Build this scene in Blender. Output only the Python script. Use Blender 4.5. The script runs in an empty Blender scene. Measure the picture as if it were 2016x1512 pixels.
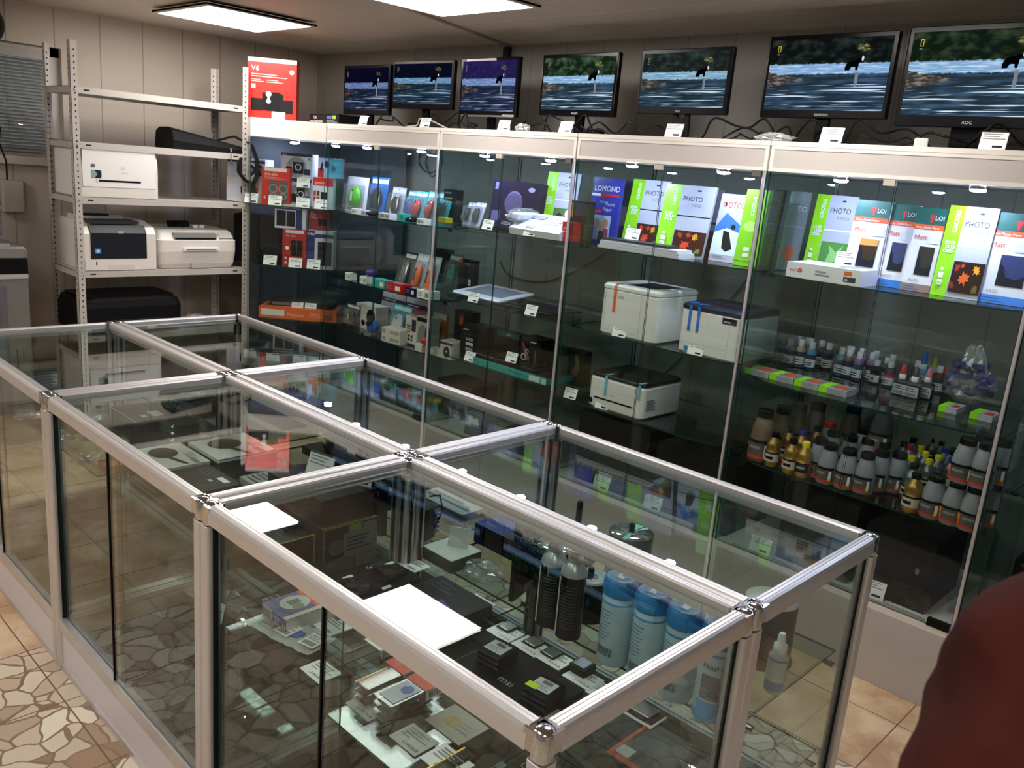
import bpy, math, random
from mathutils import Matrix, Vector
random.seed(7)
PI = math.pi
SC = bpy.context.scene
COL = SC.collection
# ---------------------------------------------------------------- camera, world, lights, exposure
cam_data = bpy.data.cameras.new('camera')
cam_data.sensor_fit = 'HORIZONTAL'; cam_data.sensor_width = 36.0
FPX = 1681.06
cam_data.lens = FPX / 2016 * 36
cam_data.clip_start = 0.02
cam_data.dof.use_dof = True
cam_data.dof.focus_distance = 2.4
cam_data.dof.aperture_fstop = 13.0
cam = bpy.data.objects.new('camera', cam_data); COL.objects.link(cam)
_r, _p, _y = 0.0843911576, 1.32786078, 0.759897232
CROT = Matrix.Rotation(_y, 3, 'Z') @ Matrix.Rotation(_p, 3, 'X') @ Matrix.Rotation(_r, 3, 'Z')
CLOC = Vector((0.6591, -0.8194, 1.657))
cam.matrix_world = Matrix.Translation(CLOC) @ CROT.to_4x4()
SC.camera = cam
world = bpy.data.worlds.new('World'); SC.world = world; world.use_nodes = True
world.node_tree.nodes['Background'].inputs[0].default_value = (0.42, 0.5, 0.6, 1)
world.node_tree.nodes['Background'].inputs[1].default_value = 0.35
SC.view_settings.view_transform = 'Standard'; SC.view_settings.look = 'None'
SC.view_settings.gamma = 1.0; SC.view_settings.use_curve_mapping = False
SC.view_settings.exposure = 0.0
LAMP = 19.0          # ceiling panels
SPOT = 430.0          # little downlight lenses in the cabinets
SC.cycles.max_bounces = 10; SC.cycles.diffuse_bounces = 3; SC.cycles.glossy_bounces = 4
SC.cycles.transmission_bounces = 6; SC.cycles.transparent_max_bounces = 40
SC.cycles.sample_clamp_indirect = 4.0; SC.cycles.caustics_reflective = False; SC.cycles.caustics_refractive = False
SC.cycles.use_denoising = True; SC.cycles.use_adaptive_sampling = True; SC.cycles.adaptive_threshold = 0.02

def _ray(px, py):
    return CROT @ Vector(((px - 1008) / FPX, -(py - 756) / FPX, -1))
def PZ(px, py, z):
    d = _ray(px, py); return CLOC + d * ((z - CLOC.z) / d.z)
def PY(px, py, y):
    d = _ray(px, py); return CLOC + d * ((y - CLOC.y) / d.y)
def PX(px, py, x):
    d = _ray(px, py); return CLOC + d * ((x - CLOC.x) / d.x)

# ---------------------------------------------------------------- materials
def lin(h):
    if not isinstance(h, str): return h
    h = h.lstrip('#'); o = []
    for i in (0, 2, 4):
        c = int(h[i:i + 2], 16) / 255
        o.append(c / 12.92 if c <= 0.04045 else ((c + 0.055) / 1.055) ** 2.4)
    return tuple(o)
MATS = {}
def mat(name, c='#808080', rough=0.5, metal=0.0, spec=0.5, noise=0.0, nscale=8.0, bump=0.0, coat=0.0):
    if name in MATS: return MATS[name]
    m = bpy.data.materials.new(name); m.use_nodes = True; MATS[name] = m
    nt = m.node_tree; b = nt.nodes['Principled BSDF']; c = lin(c)
    b.inputs['Base Color'].default_value = (*c, 1); b.inputs['Roughness'].default_value = rough
    b.inputs['Metallic'].default_value = metal; b.inputs['Specular IOR Level'].default_value = spec if max(c) > .06 else spec * .3
    b.inputs['Coat Weight'].default_value = coat
    if noise or bump:
        tc = nt.nodes.new('ShaderNodeTexCoord'); nz = nt.nodes.new('ShaderNodeTexNoise')
        nz.inputs['Scale'].default_value = nscale; nz.inputs['Detail'].default_value = 4
        nt.links.new(tc.outputs['Object'], nz.inputs['Vector'])
        if noise:
            mx = nt.nodes.new('ShaderNodeMix'); mx.data_type = 'RGBA'
            mx.inputs[6].default_value = (*[v * (1 - noise) for v in c], 1)
            mx.inputs[7].default_value = (*[min(1, v * (1 + noise)) for v in c], 1)
            nt.links.new(nz.outputs['Fac'], mx.inputs[0]); nt.links.new(mx.outputs[2], b.inputs['Base Color'])
        if bump:
            bp = nt.nodes.new('ShaderNodeBump'); bp.inputs['Strength'].default_value = bump
            bp.inputs['Distance'].default_value = 0.004
            nt.links.new(nz.outputs['Fac'], bp.inputs['Height']); nt.links.new(bp.outputs['Normal'], b.inputs['Normal'])
    return m
def emit(name, c, s):
    if name in MATS: return MATS[name]
    m = bpy.data.materials.new(name); m.use_nodes = True; MATS[name] = m; nt = m.node_tree
    nt.nodes.remove(nt.nodes['Principled BSDF']); e = nt.nodes.new('ShaderNodeEmission')
    e.inputs[0].default_value = (*lin(c), 1); e.inputs[1].default_value = s
    nt.links.new(e.outputs[0], nt.nodes['Material Output'].inputs[0]); return m
def glass(name, tint='#eaf4ee', f0=0.05, rough=0.0, haze=0.0):
    """sheet glass: see-through body, Schlick mirror on each face, a little dust"""
    if name in MATS: return MATS[name]
    m = bpy.data.materials.new(name); m.use_nodes = True; MATS[name] = m; nt = m.node_tree; N = nt.nodes; L = nt.links
    N.remove(N['Principled BSDF'])
    tr = N.new('ShaderNodeBsdfTransparent'); tr.inputs[0].default_value = (*lin(tint), 1)
    gl = N.new('ShaderNodeBsdfGlossy'); gl.inputs['Roughness'].default_value = rough
    lw = N.new('ShaderNodeLayerWeight'); lw.inputs['Blend'].default_value = 0.5
    pw = N.new('ShaderNodeMath'); pw.operation = 'POWER'; pw.inputs[1].default_value = 5
    ma = N.new('ShaderNodeMath'); ma.operation = 'MULTIPLY_ADD'; ma.inputs[1].default_value = 1 - f0; ma.inputs[2].default_value = f0
    mx = N.new('ShaderNodeMixShader')
    L.new(lw.outputs['Facing'], pw.inputs[0]); L.new(pw.outputs[0], ma.inputs[0]); L.new(ma.outputs[0], mx.inputs[0])
    src = tr
    if haze:
        df = N.new('ShaderNodeBsdfDiffuse'); df.inputs[0].default_value = (.8, .85, .8, 1)
        m2 = N.new('ShaderNodeMixShader'); m2.inputs[0].default_value = haze
        L.new(tr.outputs[0], m2.inputs[1]); L.new(df.outputs[0], m2.inputs[2]); src = m2
    L.new(src.outputs[0], mx.inputs[1]); L.new(gl.outputs[0], mx.inputs[2])
    L.new(mx.outputs[0], N['Material Output'].inputs[0]); return m

K = dict  # short
def C(h, rough=0.45, **k):      # a plain colour by its hex value
    return mat('paint_' + h.lstrip('#') + ('' if rough == 0.45 else '_%02d' % int(rough * 100)) + ''.join('_%s%s' % (a, k[a]) for a in sorted(k)), h, rough, **k)
WHT = C('#f2f2f0'); BLK = C('#0d0d0f', 0.4); PAPER = C('#f4f4f2', 0.6); INK = C('#2a2a2c', 0.6); GREYLINE = C('#8c8c90', 0.6)
ALU = mat('brushed_aluminium', '#cfcccc', 0.36, 0.7, noise=0.05, nscale=60)
CHROME = mat('chrome', '#c9c9cc', 0.12, 1.0)
SEAL = C('#1b1c1c', 0.5)
LAM = mat('white_laminate', '#dcd6ce', 0.45, noise=0.03, nscale=3)
LAMG = mat('grey_laminate', '#b9b2ae', 0.5, noise=0.04, nscale=3)
GL = glass('cabinet_glass', '#f5f9f7', 0.032)
GLT = glass('counter_glass', '#eff5f3', 0.042)
GLD = glass('deck_glass', '#c4cccb', 0.036)  # tint darkened to put shade over the floor under the counters
CPAN = mat('counter_panel', '#d3cdd2', 0.45)
GLE = C('#1c3a32', 0.15)
ACR = glass('clear_plastic', '#f4f6f8', 0.06, 0.05, haze=0.06)
ACRH = glass('milky_plastic', '#f4f5f6', 0.08, 0.15, haze=0.55)

# ---------------------------------------------------------------- mesh builder
_txt = {}
def text_mesh(s):
    if s not in _txt:
        cu = bpy.data.curves.new('lettering', 'FONT'); cu.body = s; cu.resolution_u = 2
        ob = bpy.data.objects.new('lettering', cu); me = ob.to_mesh()
        vs = [(v.co.x, v.co.y) for v in me.vertices]; fs = [tuple(p.vertices) for p in me.polygons]
        w = max([v[0] for v in vs] or [0]); ob.to_mesh_clear()
        bpy.data.objects.remove(ob); bpy.data.curves.remove(cu); _txt[s] = (vs, fs, w)
    return _txt[s]
def rrect(w, d, r, n=3, cx=0, cy=0):
    pts = []
    for sx, sy, a0 in ((1, 1, 0), (-1, 1, 90), (-1, -1, 180), (1, -1, 270)):
        for i in range(n + 1):
            a = math.radians(a0 + 90 * i / n)
            pts.append((cx + sx * (w / 2 - r) + r * math.cos(a), cy + sy * (d / 2 - r) + r * math.sin(a)))
    return pts
class MB:
    def __init__(s): s.v = []; s.f = []; s.m = []; s.sm = []; s.mats = []; s.M = Matrix.Identity(4)
    def mi(s, m):
        if m not in s.mats: s.mats.append(m)
        return s.mats.index(m)
    def add(s, vs, fs, m, smooth=False):
        o = len(s.v); s.v += [tuple(s.M @ Vector(p)) for p in vs]
        k = s.mi(m) if not isinstance(m, (list, tuple)) else None
        for i, f in enumerate(fs):
            s.f.append(tuple(o + j for j in f)); s.m.append(k if k is not None else s.mi(m[i])); s.sm.append(smooth)
        return s
    def box(s, x0, y0, z0, x1, y1, z1, m):
        vs = [(x, y, z) for z in (z0, z1) for x, y in ((x0, y0), (x1, y0), (x1, y1), (x0, y1))]
        return s.add(vs, [(3, 2, 1, 0), (4, 5, 6, 7), (0, 1, 5, 4), (1, 2, 6, 5), (2, 3, 7, 6), (3, 0, 4, 7)], m)
    def cbox(s, w, d, h, m, z=0, x=0, y=0): return s.box(x - w / 2, y - d / 2, z, x + w / 2, y + d / 2, z + h, m)
    def loft(s, loops, m, smooth=False, caps=True):
        n = len(loops[0]); vs = [p for l in loops for p in l]; fs = []
        for k in range(len(loops) - 1):
            for i in range(n): j = (i + 1) % n; fs.append((k * n + i, k * n + j, (k + 1) * n + j, (k + 1) * n + i))
        s.add(vs, fs, m, smooth)
        if caps: s.add(loops[0], [tuple(range(n))[::-1]], m); s.add(loops[-1], [tuple(range(n))], m)
        return s
    def rbox(s, w, d, h, r, m, z=0, x=0, y=0, c=None, n=3):
        c = min(r * .5, h * .3) if c is None else c
        L = []
        for zz, e in ((z, c), (z + c, 0), (z + h - c, 0), (z + h, c)):
            L.append([(a, b, zz) for a, b in rrect(w - 2 * e, d - 2 * e, max(r - e * .5, .0005), n, x, y)])
        return s.loft(L, m)
    def prism(s, pts, a, b, m, axis='z'):
        f = {'z': lambda p, t: (p[0], p[1], t), 'x': lambda p, t: (t, p[0], p[1]), 'y': lambda p, t: (p[0], t, p[1])}[axis]
        return s.loft([[f(p, a) for p in pts], [f(p, b) for p in pts]], m)
    def lathe(s, prof, m, n=20, x=0, y=0, z=0, smooth=True):
        L = [[(x + r * math.cos(2 * PI * i / n), y + r * math.sin(2 * PI * i / n), z + h) for i in range(n)] for r, h in prof]
        if isinstance(m, (list, tuple)):
            for k in range(len(L) - 1): s.loft(L[k:k + 2], m[k], smooth, caps=False)
            s.add(L[0], [tuple(range(n))[::-1]], m[0]); s.add(L[-1], [tuple(range(n))], m[-1]); return s
        return s.loft(L, m, smooth)
    def cyl(s, r, z0, z1, m, n=20, x=0, y=0): return s.lathe([(r, z0), (r, z1)], m, n, x, y)
    def tube(s, pts, r, m, n=6, closed=False):
        P = [Vector(p) for p in pts]; L = []
        for i, p in enumerate(P):
            t = (P[min(i + 1, len(P) - 1)] - P[max(i - 1, 0)]).normalized()
            u = t.cross(Vector((0, 0, 1)));
            if u.length < .05: u = t.cross(Vector((0, 1, 0)))
            u.normalize(); w = t.cross(u)
            L.append([tuple(p + (u * math.cos(2 * PI * k / n) + w * math.sin(2 * PI * k / n)) * r) for k in range(n)])
        return s.loft(L, m, True)
    def ball(s, r, m, x=0, y=0, z=0, n=14, sz=1.0):
        return s.lathe([(max(r * math.sin(PI * i / 8), 1e-5), -r * sz * math.cos(PI * i / 8)) for i in range(9)], m, n, x, y, z)
    def pane(s, x0, y0, z0, x1, y1, z1, m, e=None):
        """a glass sheet: the two large faces glass, the four thin ones green edge"""
        e = e or GLE; d = [x1 - x0, y1 - y0, z1 - z0]; t = d.index(min(d))
        kinds = [2, 2, 1, 0, 1, 0]
        vs = [(x, y, z) for z in (z0, z1) for x, y in ((x0, y0), (x1, y0), (x1, y1), (x0, y1))]
        return s.add(vs, [(3, 2, 1, 0), (4, 5, 6, 7), (0, 1, 5, 4), (1, 2, 6, 5), (2, 3, 7, 6), (3, 0, 4, 7)], [m if k == t else e for k in kinds])
    # flat printing on a face; F maps (u metres, v metres, lift) to the mesh
    def art(s, F, w, h, items):
        lift = 0.0004
        for it in items:
            k = it[0]
            if k == 'r':
                _, a, b, c, d, m = it; s.add([F(a * w, b * h, lift), F(c * w, b * h, lift), F(c * w, d * h, lift), F(a * w, d * h, lift)], [(0, 1, 2, 3)], m)
            elif k == 'e':
                _, a, b, ru, rv, m = it[:6]
                s.add([F(a * w + ru * w * math.cos(2 * PI * i / 18), b * h + rv * h * math.sin(2 * PI * i / 18), lift) for i in range(18)], [tuple(range(18))], m)
            elif k == 'o':      # ring, radius in metres
                _, a, b, r1, r2, m = it
                vs = [F(a * w + r * math.cos(2 * PI * i / 18), b * h + r * math.sin(2 * PI * i / 18), lift) for r in (r1, r2) for i in range(18)]
                s.add(vs, [(i, (i + 1) % 18, 18 + (i + 1) % 18, 18 + i) for i in range(18)], m)
            elif k == 'p':
                s.add([F(a * w, b * h, lift) for a, b in it[1]], [tuple(range(len(it[1])))], it[2])
            elif k == 't':
                _, st, a, b, sz, m = it[:6]; rot = it[6] if len(it) > 6 else 0
                vs, fs, tw = text_mesh(st); sz *= h; mw = it[7] * w if len(it) > 7 else None
                kx = min(1, mw / (tw * sz)) if mw else 1
                cr, sr = math.cos(math.radians(rot)), math.sin(math.radians(rot))
                s.add([F(a * w + (x * kx * cr - y * sr) * sz, b * h + (x * kx * sr + y * cr) * sz, lift) for x, y in vs], fs, m)
            elif k == 'l':
                _, a, b, c, d, n, m = it; st = (d - b) / n
                for i in range(n):
                    cc = c - (c - a) * ((i * 37 % 10) / 25); v0 = b + i * st + st * .3
                    s.add([F(a * w, v0 * h, lift), F(cc * w, v0 * h, lift), F(cc * w, (v0 + st * .4) * h, lift), F(a * w, (v0 + st * .4) * h, lift)], [(0, 1, 2, 3)], m)
            elif k == 'b':      # bar code
                _, a, b, c, d, m = it; n = 14
                for i in range(n):
                    u0 = a + (c - a) * i / n; u1 = u0 + (c - a) / n * (.35 + .3 * (i * 7 % 3) / 2)
                    s.add([F(u0 * w, b * h, lift), F(u1 * w, b * h, lift), F(u1 * w, d * h, lift), F(u0 * w, d * h, lift)], [(0, 1, 2, 3)], m)
            lift += 0.0001 if k in 'tlb' else 0.0003
        return s
    def front(s, w, h, y, items, z=0, x=0): return s.art(lambda u, v, l: (x - w / 2 + u, y - l, z + v), w, h, items)
    def top(s, w, d, z, items, x=0, y=0): return s.art(lambda u, v, l: (x - w / 2 + u, y - d / 2 + v, z + l), w, d, items)
    def right(s, d, h, x, items, z=0, y=0): return s.art(lambda u, v, l: (x + l, y - d / 2 + u, z + v), d, h, items)
    def build(s, name, parent=None, loc=None, rz=0, tilt=0, kind=None):
        me = bpy.data.meshes.new(name); me.from_pydata(s.v, [], s.f)
        for m in s.mats: me.materials.append(m)
        me.polygons.foreach_set('material_index', s.m); me.polygons.foreach_set('use_smooth', s.sm); me.update()
        o = bpy.data.objects.new(name, me); COL.objects.link(o)
        if parent: o.parent = parent
        if loc is not None: o.location = loc
        o.rotation_euler = (tilt, 0, rz)
        if kind: o['kind'] = kind
        return o
def tag(o, label, cat, group=None):
    o['label'] = label; o['category'] = cat
    if group: o['group'] = group
    return o
def thing(name, label, cat, loc=(0, 0, 0), rz=0, group=None, tilt=0):
    o = bpy.data.objects.new(name, None); COL.objects.link(o); o.empty_display_size = .05
    o.location = loc; o.rotation_euler = (tilt, 0, rz); return tag(o, label, cat, group)
def dup(root, loc, rz, label, group=None, scale=None, tilt=None):
    r = root.copy(); COL.objects.link(r); r.location = loc; r.rotation_euler = (root.rotation_euler[0] if tilt is None else tilt, 0, rz)
    if scale: r.scale = (scale,) * 3 if not isinstance(scale, tuple) else scale
    r['label'] = label
    if group: r['group'] = group
    for ch in list(root.children):
        c = ch.copy(); COL.objects.link(c); c.parent = r
        for g in ch.children: d = g.copy(); COL.objects.link(d); d.parent = c
    return r
def carton(name, label, cat, loc, w, d, h, m, front=(), top=(), right=(), rz=0, tilt=0, group=None, r=0):
    """a printed carton or pack standing with its front towards -y; origin at its base"""
    b = MB()
    b.cbox(w, d, h, m) if not r else b.rbox(w, d, h, r, m)
    b.front(w, h, -d / 2, front); b.top(w, d, h, top); b.right(d, h, w / 2, right)
    return tag(b.build(name, None, loc, rz, tilt), label, cat, group)
# ================================================================ the room
XL, YB, ZC = -4.87, 2.73, 2.345          # far end wall, long back wall, ceiling
XR, YF = 2.6, -2.3
def node_mat(name):
    m = bpy.data.materials.new(name); m.use_nodes = True; MATS[name] = m; return m, m.node_tree, m.node_tree.nodes['Principled BSDF']
def floor_mat():
    m, nt, b = node_mat('floor_tiles'); N, L = nt.nodes, nt.links
    tc = N.new('ShaderNodeTexCoord'); sp = N.new('ShaderNodeSeparateXYZ'); L.new(tc.outputs['Object'], sp.inputs[0])
    def math_(op, a, b_=None, c=None):
        n = N.new('ShaderNodeMath'); n.operation = op
        for i, v in enumerate((a, b_, c)):
            if v is None: continue
            if isinstance(v, (int, float)): n.inputs[i].default_value = v
            else: L.new(v, n.inputs[i])
        return n.outputs[0]
    def mix(f, a, b_):
        n = N.new('ShaderNodeMix'); n.data_type = 'RGBA'
        for i, v in ((0, f), (6, a), (7, b_)):
            if hasattr(v, 'links') or hasattr(v, 'node'): L.new(v, n.inputs[i])
            elif isinstance(v, (int, float)): n.inputs[i].default_value = v
            else: n.inputs[i].default_value = (*lin(v), 1)
        return n.outputs[2]
    def grout(o, off, p):
        t = math_('FRACT', math_('DIVIDE', math_('SUBTRACT', o, off), p))
        return math_('GREATER_THAN', math_('ABSOLUTE', math_('SUBTRACT', t, .5)), .5 - .0022 / p)
    g = math_('MAXIMUM', grout(sp.outputs[0], -.415, .347), grout(sp.outputs[1], 1.587, .33))
    n1 = N.new('ShaderNodeTexNoise'); n1.inputs['Scale'].default_value = 5; n1.inputs['Detail'].default_value = 8; n1.inputs['Roughness'].default_value = .65
    L.new(tc.outputs['Object'], n1.inputs['Vector'])
    f = N.new('ShaderNodeMapRange'); f.inputs[1].default_value = .38; f.inputs[2].default_value = .62; L.new(n1.outputs['Fac'], f.inputs[0])
    plain = mix(f.outputs[0], '#b08e6e', '#d8bf9f')
    wv = N.new('ShaderNodeTexNoise'); wv.inputs['Scale'].default_value = 7; L.new(tc.outputs['Object'], wv.inputs['Vector'])
    va = N.new('ShaderNodeVectorMath'); va.operation = 'MULTIPLY_ADD'; L.new(wv.outputs['Color'], va.inputs[0]); va.inputs[1].default_value = (.09, .09, 0); L.new(tc.outputs['Object'], va.inputs[2])
    v1 = N.new('ShaderNodeTexVoronoi'); v1.feature = 'DISTANCE_TO_EDGE'; v1.inputs['Scale'].default_value = 11
    v2 = N.new('ShaderNodeTexVoronoi'); v2.inputs['Scale'].default_value = 11
    L.new(va.outputs[0], v1.inputs['Vector']); L.new(va.outputs[0], v2.inputs['Vector'])
    sc = N.new('ShaderNodeSeparateXYZ'); L.new(v2.outputs['Color'], sc.inputs[0])
    cr = N.new('ShaderNodeValToRGB'); L.new(sc.outputs[0], cr.inputs[0])
    cr.color_ramp.elements[0].color = (*lin('#97785c'), 1); cr.color_ramp.elements[1].color = (*lin('#eadfca'), 1)
    e = cr.color_ramp.elements.new(.35); e.color = (*lin('#dfd3bd'), 1); e = cr.color_ramp.elements.new(.7); e.color = (*lin('#bfa68c'), 1)
    stone = mix(math_('LESS_THAN', v1.outputs['Distance'], .035), cr.outputs[0], '#8a7360')
    reg = math_('MULTIPLY', math_('GREATER_THAN', sp.outputs[0], -2.15), math_('LESS_THAN', sp.outputs[1], 1.587))
    L.new(mix(g, mix(reg, plain, stone), '#6b5544'), b.inputs['Base Color']); b.inputs['Roughness'].default_value = .38
    return m
def panel_mat(name, c, axis, pitch, off, seam='#6a6058'):
    """wall or ceiling sheeting with a seam every pitch metres"""
    m, nt, b = node_mat(name); N, L = nt.nodes, nt.links
    tc = N.new('ShaderNodeTexCoord'); sp = N.new('ShaderNodeSeparateXYZ'); L.new(tc.outputs['Object'], sp.inputs[0])
    a = N.new('ShaderNodeMath'); a.operation = 'MULTIPLY_ADD'; a.inputs[1].default_value = 1 / pitch; a.inputs[2].default_value = off
    fr = N.new('ShaderNodeMath'); fr.operation = 'FRACT'; lt = N.new('ShaderNodeMath'); lt.operation = 'LESS_THAN'; lt.inputs[1].default_value = .006 / pitch
    L.new(sp.outputs[axis], a.inputs[0]); L.new(a.outputs[0], fr.inputs[0]); L.new(fr.outputs[0], lt.inputs[0])
    nz = N.new('ShaderNodeTexNoise'); nz.inputs['Scale'].default_value = 1.7; nz.inputs['Detail'].default_value = 5; L.new(tc.outputs['Object'], nz.inputs['Vector'])
    m1 = N.new('ShaderNodeMix'); m1.data_type = 'RGBA'; cc = lin(c)
    m1.inputs[6].default_value = (*[v * .9 for v in cc], 1); m1.inputs[7].default_value = (*[min(1, v * 1.08) for v in cc], 1); L.new(nz.outputs['Fac'], m1.inputs[0])
    m2 = N.new('ShaderNodeMix'); m2.data_type = 'RGBA'; m2.inputs[7].default_value = (*lin(seam), 1)
    L.new(lt.outputs[0], m2.inputs[0]); L.new(m1.outputs[2], m2.inputs[6]); L.new(m2.outputs[2], b.inputs['Base Color'])
    b.inputs['Roughness'].default_value = .5; return m
WALLM = panel_mat('wall_panels_far', '#c8bcae', 1, .25, .02, '#988b7d')
WALLB = panel_mat('wall_panels_back', '#9b9892', 0, .25, .1, '#807d77')
CEILM = panel_mat('ceiling_sheet', '#c8beb2', 0, 3.1, .3)
CEILP = panel_mat('ceiling_panels', '#bdb3a8', 1, .25, .4, '#dcd4cb')
def st(b, name): return b.build(name, kind='structure')
st(MB().box(XL - .1, YF - .1, -.1, XR + .1, YB + .1, 0, floor_mat()), 'floor')
JX = lambda y: -2.58 - .322 * (y - 1.58)          # joint between the two ceiling claddings
st(MB().prism([(XL - .1, YF - .1), (JX(YF - .1), YF - .1), (JX(YB + .1), YB + .1), (XL - .1, YB + .1)], ZC, ZC + .1, CEILM).prism([(JX(YF - .1), YF - .1), (XR + .1, YF - .1), (XR + .1, YB + .1), (JX(YB + .1), YB + .1)], ZC - .012, ZC + .1, CEILP), 'ceiling')
st(MB().prism([(JX(YF), YF), (JX(YF) + .022, YF), (JX(YB) + .022, YB), (JX(YB), YB)], ZC - .022, ZC - .001, C('#958a7e', .6)), 'trim_1')
st(MB().box(JX(YB) - .02, YB - .03, ZC - .12, JX(YB) + .02, YB - .001, ZC - .022, C('#2c2a28', .6)), 'trim_2')
st(MB().box(XL, YB, 0, XR, YB + .1, ZC, WALLB), 'wall_back')
st(MB().box(XR, YF, 0, XR + .1, YB, ZC, WALLM), 'wall_right')
st(MB().box(XL, YF - .1, 0, XR, YF, ZC, WALLB), 'wall_front')
# end wall with a window opening y[-.35,.86] z[1.52,2.12]
WY0, WY1, WZ0, WZ1 = -.35, 1.03, 1.515, 2.125
b = MB(); b.box(XL - .1, YF, 0, XL, YB, WZ0, WALLM); b.box(XL - .1, YF, WZ1, XL, YB, ZC, WALLM)
b.box(XL - .1, YF, WZ0, XL, WY0, WZ1, WALLM); b.box(XL - .1, WY1, WZ0, XL, YB, WZ1, WALLM); st(b, 'wall_left')
w = bpy.data.objects.new('window_1', None); COL.objects.link(w); w['kind'] = 'structure'; w.location = (XL, 0, 0)
b = MB()
for a in ((WY0, WZ0, WY0 + .05, WZ1), (WY1 - .05, WZ0, WY1, WZ1), (WY0, WZ0, WY1, WZ0 + .05), (WY0, WZ1 - .05, WY1, WZ1)): b.box(-.09, a[0], a[1], -.04, a[2], a[3], C('#c9c5bd'))
b.build('window_frame', w); MB().pane(-.07, WY0 + .05, WZ0 + .05, -.064, WY1 - .05, WZ1 - .05, GL).build('window_pane', w)
MB().box(-.02, WY0 - .03, WZ0 - .045, .05, WY1 + .03, WZ0, C('#c6beb4')).build('window_sill', w)
t = thing('window_blind', 'dusty grey horizontal slat blind hanging in the far end window', 'blind', (XL - .02, 0, 0))
b = MB(); b.box(-.01, WY0, 2.05, .03, WY1 - .09, 2.10, C('#a9a59c')); b.build('headrail', t)
for i in range(27):
    z = 2.035 - i * .0188; b = MB(); b.prism([(-.004, z + .007), (.016, z - .007), (.017, z - .006), (-.003, z + .008)], WY0 + .01, WY1 - .06, C('#8f8b84', .5), 'y') if 0 else None
    b.loft([[(-.006, y, z + .008), (.017, y, z - .006), (.017, y, z - .0045), (-.006, y, z + .0095)] for y in (WY0 + .01, WY1 - .095)], C('#97928a', .5)); b.build('slat', t)
for y in (0.2, .55, .74): MB().tube([(.02, y, 2.04), (.02, y, 1.54)], .0012, C('#5f5b55'), 4).build('ladder_cord', t)

# ---------------------------------------------------------------- ceiling light panels
LMAT = emit('light_panel', '#fff9f3', LAMP)
def ceiling_light(x, y, label):
    t = thing('ceiling_light', label, 'ceiling light', (x, y, ZC - .012), 0, 'square ceiling light panels')
    b = MB(); b.cbox(.62, .62, .012, C('#e8e6e2'), z=-.012); b.box(-.31, -.31, -.016, .31, -.285, -.004, C('#c9c6c0')); b.box(-.31, .285, -.016, .31, .31, -.004, C('#c9c6c0'))
    b.box(-.31, -.285, -.016, -.285, .285, -.004, C('#c9c6c0')); b.box(.285, -.285, -.016, .31, .285, -.004, C('#c9c6c0')); b.build('frame', t)
    MB().cbox(.57, .57, .004, LMAT, z=-.0165).build('diffuser', t)
ceiling_light(-3.87, 1.57, 'square white ceiling light panel nearest the far end wall')
ceiling_light(-2.27, 1.61, 'square white ceiling light panel above the middle of the cabinets')
ceiling_light(-.7, 1.55, 'square white ceiling light panel above the right end of the cabinets')
for x in (-3.87, -2.27, -.7, 1.0): ceiling_light(x, -.95, 'square white ceiling light panel in the row behind the photographer')
tag(MB().prism([(0, 0), (.27, .02), (.3, .16), (.05, .15)], ZC - .006, ZC - .002, C('#d05a4c', .3)).build('sticker', None, (-3.05, 1.18, 0)), 'red and white sticker stuck on the ceiling beside the light panel', 'sticker')

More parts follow.
